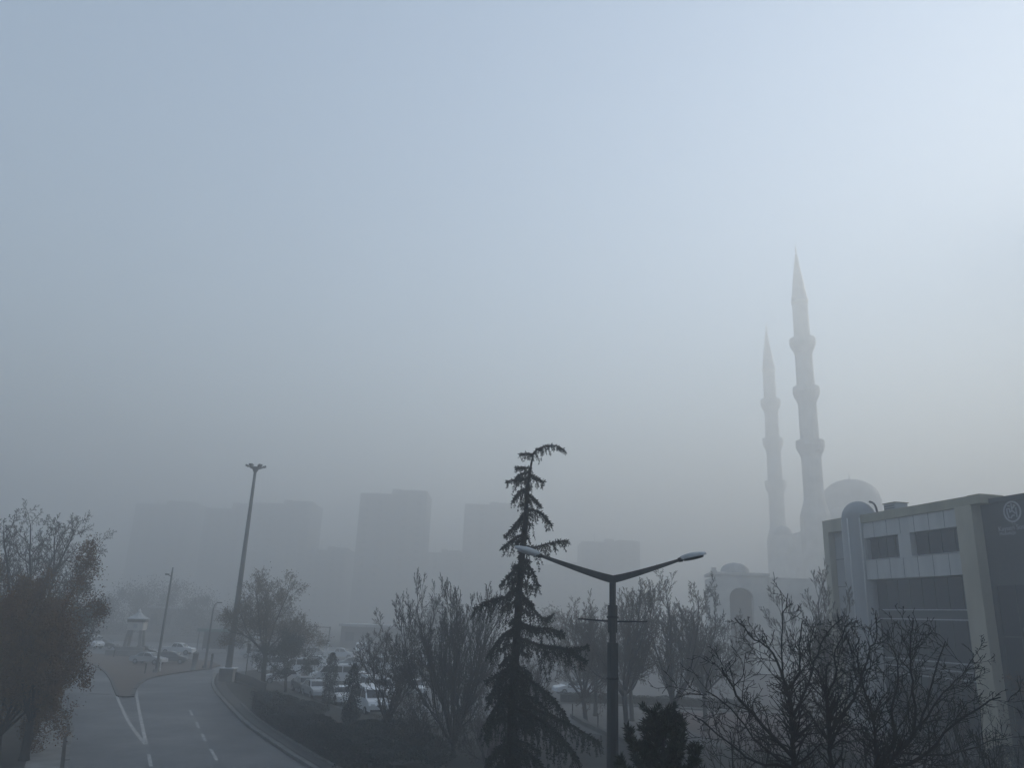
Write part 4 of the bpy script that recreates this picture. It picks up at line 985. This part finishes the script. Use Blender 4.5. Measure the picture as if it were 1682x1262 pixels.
# far bay with recessed panel
MB().box(.35, 1.19, 17.75, 18.55, 0, 17.55).build('bay_jamb', PILLAR, ob)
MB().box(.35, 1.19, 15.19, 17.74, 16.4, 17.55).build('bay_head', PILLAR, ob)
MB().box(.95, 1.18, 15.19, 17.74, 0, 16.39).build('bay_panel', PANEL2, ob)
for z in (4.0, 8.0, 11.6, 14.0): MB().box(.93, .945, 15.2, 17.73, z - .03, z + .03).build('panel_joint', CLAD, ob)
# dark wing with the sign
wg = MB().box(.45, 24, -22, .06, 0, 16.72).build('dark_wing', CLAD, ob)
MB().box(.30, 23.7, -22.2, -.86, 16.73, 17.05).build('wing_parapet', CLAD, ob)
gw = MB().box(.36, .44, -21.5, -.4, 1.0, 11.2).build('wing_glazing', GLASS, ob)
f_ = MB()
for kk in range(15): f_.box(.30, .355, -21.4 + kk * 1.49, -21.34 + kk * 1.49, 1.01, 11.19)
for z in (4.5, 7.9): f_.box(.30, .35, -21.45, -.42, z - .05, z + .05)
f_.build('mullions', CLAD, gw)
# emblem
em = MB(); ey, ez = -2.55, 15.98
def lstrip(mb, pts, wd):
    for i in range(len(pts) - 1):
        (a0, b0), (a1, b1) = pts[i], pts[i + 1]; d = Vector((a1 - a0, b1 - b0)); d.normalize(); q = Vector((-d.y, d.x)) * wd / 2
        v = []
        for x in (.40, .448):
            v += [(x, ey - (a0 + q.x), ez + b0 + q.y), (x, ey - (a0 - q.x), ez + b0 - q.y), (x, ey - (a1 - q.x), ez + b1 - q.y), (x, ey - (a1 + q.x), ez + b1 + q.y)]
        mb.add(v, [(0, 1, 2, 3), (7, 6, 5, 4), (0, 4, 5, 1), (1, 5, 6, 2), (2, 6, 7, 3), (3, 7, 4, 0)])
lstrip(em, [(.66 * math.cos(i * math.pi / 16), .66 * math.sin(i * math.pi / 16)) for i in range(33)], .10)
for pts in ([(-.40, .22), (-.40, -.05), (-.30, -.42)], [(.33, .24), (.33, -.40)], [(-.40, .22), (-.18, .22), (-.18, -.05)], [(0, .55), (0, .05)], [(0, .2), (.2, .32)], [(-.2, -.02), (.02, .06), (.24, -.16)], [(-.18, -.42), (-.02, -.26), (.16, -.26)], [(-.3, .42), (-.12, .38)], [(.14, .42), (.3, .36)]):
    lstrip(em, pts, .075)
em.build('emblem', LOGO, ob)
for txt, y, z, s_ in (('T.C.', -2.35, 15.12, .18), ('Kayseri Sosyal İl', -1.2, 14.78, .36), ('Müdürlüğü', -1.25, 14.50, .24)):
    cu = bpy.data.curves.new('sign_lettering', 'FONT'); cu.body = txt; cu.size = s_ * 1.25; cu.extrude = .01; cu.materials.append(LOGO)
    tmp = bpy.data.objects.new('tmp', cu); me = bpy.data.meshes.new_from_object(tmp); bpy.data.objects.remove(tmp)
    o = bpy.data.objects.new('sign_lettering', me); COL.objects.link(o); o.parent = ob
    o.location = (.437, y, z); o.rotation_euler = (P2, 0, -P2)
# roof-top plant
b = Vector((1.9, 10.4, 16.9)); r_ = thing('roof_unit', 'small ventilation unit on the office roof beside the round column', 'roof unit', (0, 0, 0))
r_.location = Matrix.Translation((32.98, 54, 0)) @ Matrix.Rotation(TH, 4, 'Z') @ b; r_.rotation_euler = (0, 0, TH)
MB().box(-.5, .7, -.6, .9, .1, 1.35, .05).build('housing', PANEL2, r_); MB().box(-.56, .76, -.66, .96, 1.35, 1.42).build('lid', CAPSTONE, r_)
lv = MB()
for kk in range(5): lv.box(-.53, -.505, -.45, .75, .3 + kk * .2, .38 + kk * .2)
lv.build('louvre', CLAD, r_)
for sx in (-.4, .6):
    MB().box(sx - .06, sx + .06, -.5, .8, 0, .1).build('foot', CLAD, r_)
b = Vector((1.2, 11.9, 17.42)); r_ = thing('roof_vent', 'dark curved vent pipe on the office parapet beside the round column', 'vent pipe', (0, 0, 0))
r_.location = Matrix.Translation((32.98, 54, 0)) @ Matrix.Rotation(TH, 4, 'Z') @ b; r_.rotation_euler = (0, 0, TH)
MB().tube(smooth_path([(0, 0, -.1), (0, .05, .55), (0, .35, 1.05), (0, .85, 1.25)], 6), .09, 8).build('pipe', DARKMETAL, r_)
MB().lathe([(.20, -.1), (.20, .05), (.1, .12)], 10).build('collar', DARKMETAL, r_)

# ------------------------------------------------------------------ mosque
def minaret(loc, label):
    root = thing('minaret', label, 'minaret', loc, 0, 'minarets of the mosque')
    n = 16
    MB().prism([(3.0 * math.cos(i * math.pi / 4 + .39), 3.0 * math.sin(i * math.pi / 4 + .39)) for i in range(8)], 0, 26, .98).build('base_tower', STONE, root)
    MB().lathe([(2.95, 26), (1.95, 29.5), (1.92, 38.0), (1.86, 38.0)], n, smooth=False).build('lower_shaft', STONE, root)
    MB().lathe([(1.84, 42.3), (1.80, 49.4)], n, smooth=False).build('middle_shaft', STONE, root)
    MB().lathe([(1.78, 53.2), (1.74, 60.2)], n, smooth=False).build('upper_shaft', STONE, root)
    MB().lathe([(1.62, 63.9), (1.58, 71.4), (1.78, 71.7), (1.72, 72.2)], n, smooth=False).build('top_shaft', STONE, root)
    cn = MB().lathe([(1.85, 72.2), (1.6, 73.2), (.25, 83.4), (.0, 84.0)], n, smooth=False).build('cone_roof', LEAD, root)
    MB().lathe([(.12, 83.9), (.28, 84.4), (.10, 84.8), (.18, 85.1), (.05, 85.4), (.0, 86.6)], 8).build('finial', LEAD, cn)
    for z0, rs_ in ((38.0, 1.9), (49.4, 1.8), (60.2, 1.74)):
        b_ = MB(); b_.lathe([(rs_, z0), (rs_ + .22, z0 + .5), (rs_ + .35, z0 + .9), (rs_ + .62, z0 + 1.3), (rs_ + .78, z0 + 1.9), (rs_ + .92, z0 + 2.2), (rs_ + .92, z0 + 2.45), (rs_ - .1, z0 + 2.45)], n, smooth=False)
        bb = b_.build('balcony', STONE, root)
        rl = MB(); rl.lathe([(rs_ + .86, z0 + 2.45), (rs_ + .86, z0 + 3.45), (rs_ + .76, z0 + 3.45), (rs_ + .76, z0 + 2.45)], n, smooth=False); rl.build('parapet', STONE, bb)
        MB().lathe([(rs_ - .12, z0 + 2.4), (rs_ - .12, z0 + 4.3)], n, smooth=False).build('door_drum', STONE, bb)
    return root


m1_ = minaret((98.0, 245.0, 0), 'nearer and taller looking minaret with three balconies, right of the fainter one')
m1_.scale = (1.6,) * 3
m2_ = copy_tree(m1_); m2_.location = (112.2, 320.2, 0); m2_['label'] = 'fainter minaret farther back in the fog, left of the clearer one'

mq = thing('mosque', 'pale domed mosque fading into the fog behind the office building', 'mosque', (102.9, 245.0, 0), 0); mq.scale = (1.6,) * 3
def dome(mb, c, r, h, z, n=28, drum=0.0):
    if drum: mb.lathe([(r * 1.03, z), (r * 1.03, z + drum), (r, z + drum + .15)], n, (c[0], c[1], 0), smooth=False)
    z += drum
    mb.lathe([(r * math.cos(a), z + .15 + h * math.sin(a)) for a in [i * math.pi / 24 for i in range(12)]] + [(0.02, z + .15 + h)], n, (c[0], c[1], 0))
bd = MB(); bd.box(0, 44, 2, 46, 0, 17); bd.box(3, 41, 5, 43, 17, 21.5); bd.box(6.5, 37.5, 8.5, 39.5, 21.5, 27); bd.build('wall', STONE, mq)
dm = MB(); dome(dm, (14.2, 22.0), 6.2, 4.6, 27, 32, 6.2); dmo = dm.build('main_dome', LEAD, mq)
MB().lathe([(.1, 37.8), (.25, 38.3), (.08, 38.8), (.0, 40.0)], 8, (14.2, 22, 0)).build('finial', LEAD, dmo)
for c, r, z in (((4.5, 6.5), 2.2, 21.5), ((4.5, 40), 2.2, 21.5), ((39, 6.5), 2.2, 21.5)):
    tw = MB(); tw.lathe([(r, z), (r, z + 4.5), (r * 1.12, z + 4.6), (r * 1.12, z + 5.0)], 8, (c[0], c[1], 0), smooth=False); t_ = tw.build('corner_turret', STONE, mq)
    dd = MB(); dome(dd, c, r * 1.02, r * 1.1, z + 5.0, 16); dd.build('turret_dome', LEAD, t_)
for c, r, z in (((-.5, 4), 1.25, 17), ((-3.0, 0.5), 1.05, 15.2), ((1.8, 1.5), 1.3, 19.5)):
    tw = MB(); tw.lathe([(r * .9, 0), (r * .9, z + 2.2), (r * 1.15, z + 2.4), (r * 1.15, z + 2.8)], 8, (c[0], c[1], 0), smooth=False); t_ = tw.build('small_turret', STONE, mq)
    dd = MB(); dome(dd, c, r * 1.05, r * 1.2, z + 2.8, 14); dd.build('turret_dome', LEAD, t_)
st = MB(); st.box(-5.5, -.01, -1.5, 12, 0, 14.2); st.box(-4.2, -.01, -.5, 10, 14.2, 16.6); st.build('side_wing', STONE, mq)
for kk in range(5):
    y = 8 + kk * 6.4; MB().box(-.08, -.015, y, y + 1.6, 7.2, 11.5).build('window', PANE, mq)
for kk in range(6):
    x = 5 + kk * 6.2; MB().box(x, x + 1.8, 1.90, 1.985, 6.5, 12).build('window', PANE, mq)

# gateway building with arch and dome
gb = at(1212, 1040, 140.0); gt = thing('gateway', 'stone gateway with a round arch and small dome in front of the mosque', 'gateway', (gb.x, 140.0, 0), -.12); gt.scale = (1.3, 1.3, 1.13)
gw_ = MB(); W_, T_, aw, az_ = 3.6, 14.4, 1.55, 11.0
arc = [(aw * math.cos(math.pi * i / 14), az_ + aw * 1.02 * math.sin(math.pi * i / 14)) for i in range(15)]
poly = [(-W_, 0), (-aw, 0)] + arc[::-1] + [(aw, 0), (W_, 0), (W_, T_), (-W_, T_)]
npl = len(poly); v = [(x + .55, -.7, z) for x, z in poly] + [(x + .55, .9, z) for x, z in poly]
gw_.add(v, [tuple(range(npl)), tuple(range(npl, 2 * npl))[::-1]] + [(i, npl + i, npl + (i + 1) % npl, (i + 1) % npl) for i in range(npl)])
gw_.build('wall', STONE, gt)
MB().box(-3.2, 4.3, .92, 7.0, 0, 14.0).build('hall', STONE, gt); MB().box(-1.1, 2.2, .86, .91, 0, 12.7).build('door_recess', BLOCK, gt)
MB().box(-3.3, 4.4, -.95, 7.1, 14.42, 14.85).build('cornice', STONE, gt); MB().box(-3.25, -2.6, -.8, -.1, 14.86, 15.5).build('corner_block', STONE, gt)
dd = MB(); dome(dd, (.4, 2.8), 1.95, 1.35, 14.86, 20, .25); dd.build('dome', LEAD, gt)
MB().box(4.42, 12, .2, 6.5, 0, 14.3).build('side_wall', STONE, gt)

# ------------------------------------------------------------------ apartment towers in the fog
def tower(px0, px1, ytop, Y, floors, label, step=None, depth=28.0):
    a, b = at(px0, 1000, Y), at(px1, 1000, Y); H = at((px0 + px1) / 2, ytop, Y).z; Wd = b.x - a.x
    root = thing('apartment_tower', label, 'apartment block', ((a.x + b.x) / 2, Y, 0), -math.atan2(-(a.x + b.x) / 2, Y) * -1 * .0, 'apartment towers in the fog')
    body = MB(); hw_ = Wd / 2
    body.box(-hw_, hw_ * .18, 0.6, depth, 0, H - (step or 0)); body.box(hw_ * .18, hw_, 0, depth, 0, H); body.build('wall', BLOCK, root)
    MB().box(-hw_ * .12, hw_ * .18 - .02, depth * .3, depth * .6, H - (step or 0), H + 1.6).build('lift_house', BLOCK, root)
    for x in (-hw_ * .5, hw_ * .45): MB().tube([(x, depth * .4, H - (step or 0) - .1), (x, depth * .4, H + 4.5)], [.16, .06], 5).build('roof_aerial', DARKMETAL, root)
    MB().box(hw_ * .30, hw_ * .95, depth * .2, depth * .45, H, H + .9).build('roof_parapet', BALC, root)
    fh = H / floors; wm = MB().box(-1.1, 1.1, -.06, -.015, -.8, .8)
    cols = [-hw_ * .78, -hw_ * .38, hw_ * .36, hw_ * .80]; first = None; bal = None
    for f in range(1, floors):
        for x in cols:
            yo = .6 if x < hw_ * .18 else 0.0
            if x < hw_ * .18 and f * fh + 2 > H - (step or 0): continue
            if first is None: first = wm.build('window', PANE, root); o = first
            else: o = first.copy(); COL.objects.link(o); o.parent = root
            o.location = (x, yo, f * fh + 1.0)
        x = hw_ * .58
        if bal is None: bal = MB().box(-1.7, 1.7, -1.3, -.012, -.1, 1.0).build('balcony', BALC, root); o = bal
        else: o = bal.copy(); COL.objects.link(o); o.parent = root
        o.location = (x, 0, f * fh)
    return root


tower(574, 688, 804, 392, 17, 'clearest apartment tower, stepped roof, left of the bushy leafless tree', 2.2)
tower(754, 850, 826, 419, 17, 'apartment tower directly behind the upper cedar', 1.0)
tower(395, 492, 822, 425, 17, 'faint apartment tower right of the floodlight mast', 1.5)
tower(312, 396, 826, 446, 17, 'faint apartment tower left of the floodlight mast', 3)
tower(192, 290, 822, 477, 19, 'faintest apartment tower, above the slender lamp post', 2)
tower(955, 1052, 888, 425, 13, 'lower hazy apartment block behind the double lamp post', 1)
tower(690, 752, 905, 435, 12, 'low hazy apartment block between the two clearer towers', 1)
tower(880, 952, 925, 446, 11, 'low hazy apartment block just right of the cedar', 1)
tower(492, 560, 900, 425, 12, 'low hazy apartment block above the tan-leaved tree', 1)
# long low roofs behind the parking lot
for i, (x0, x1, yt, Y, lab) in enumerate(((560, 700, 1032, 170, 'long low building behind the parked vans'), (215, 330, 1000, 210, 'low dark building in the fog behind the kiosk'), (700, 800, 1010, 190, 'low building behind the bushy leafless tree'))):
    a, b = at(x0, 1040, Y), at(x1, 1040, Y); H = at((x0 + x1) / 2, yt, Y).z; w_ = b.x - a.x
    r_ = thing('low_building', lab, 'building', (a.x, Y, 0)); MB().box(0, w_, 0, 12, 0, H).build('wall', BLOCK, r_)
    MB().box(-.5, w_ + .5, -.5, 12.5, H, H + .5).build('roof', LEAD, r_)
    for kk in range(int(w_ / 3.5)): MB().box(1 + kk * 3.5, 2.8 + kk * 3.5, -.05, -.012, H * .35, H * .75).build('window', PANE, r_)

# unseen slab added right of the view to keep sun off the near fog
nb = thing('shade_slab', 'tall unseen slab added beyond the right edge to shade the near fog', 'apartment block', (131.5, 91.6, 0), math.radians(32))
MB().box(-9, 9, -50, 42, 0, 80).build('wall', BLOCK, nb); MB().box(-9.4, 9.4, -50.4, 42.4, 80, 81).build('roof', LEAD, nb)
wm = None
for f in range(12):
    for kk in range(8):
        if wm is None: wm = MB().box(-.06, -.015, -1.2, 1.2, -.8, .8).build('window', PANE, nb); o = wm
        else: o = wm.copy(); COL.objects.link(o); o.parent = nb
        o.location = (-9, -44 + kk * 11, 3.5 + f * 6.2)
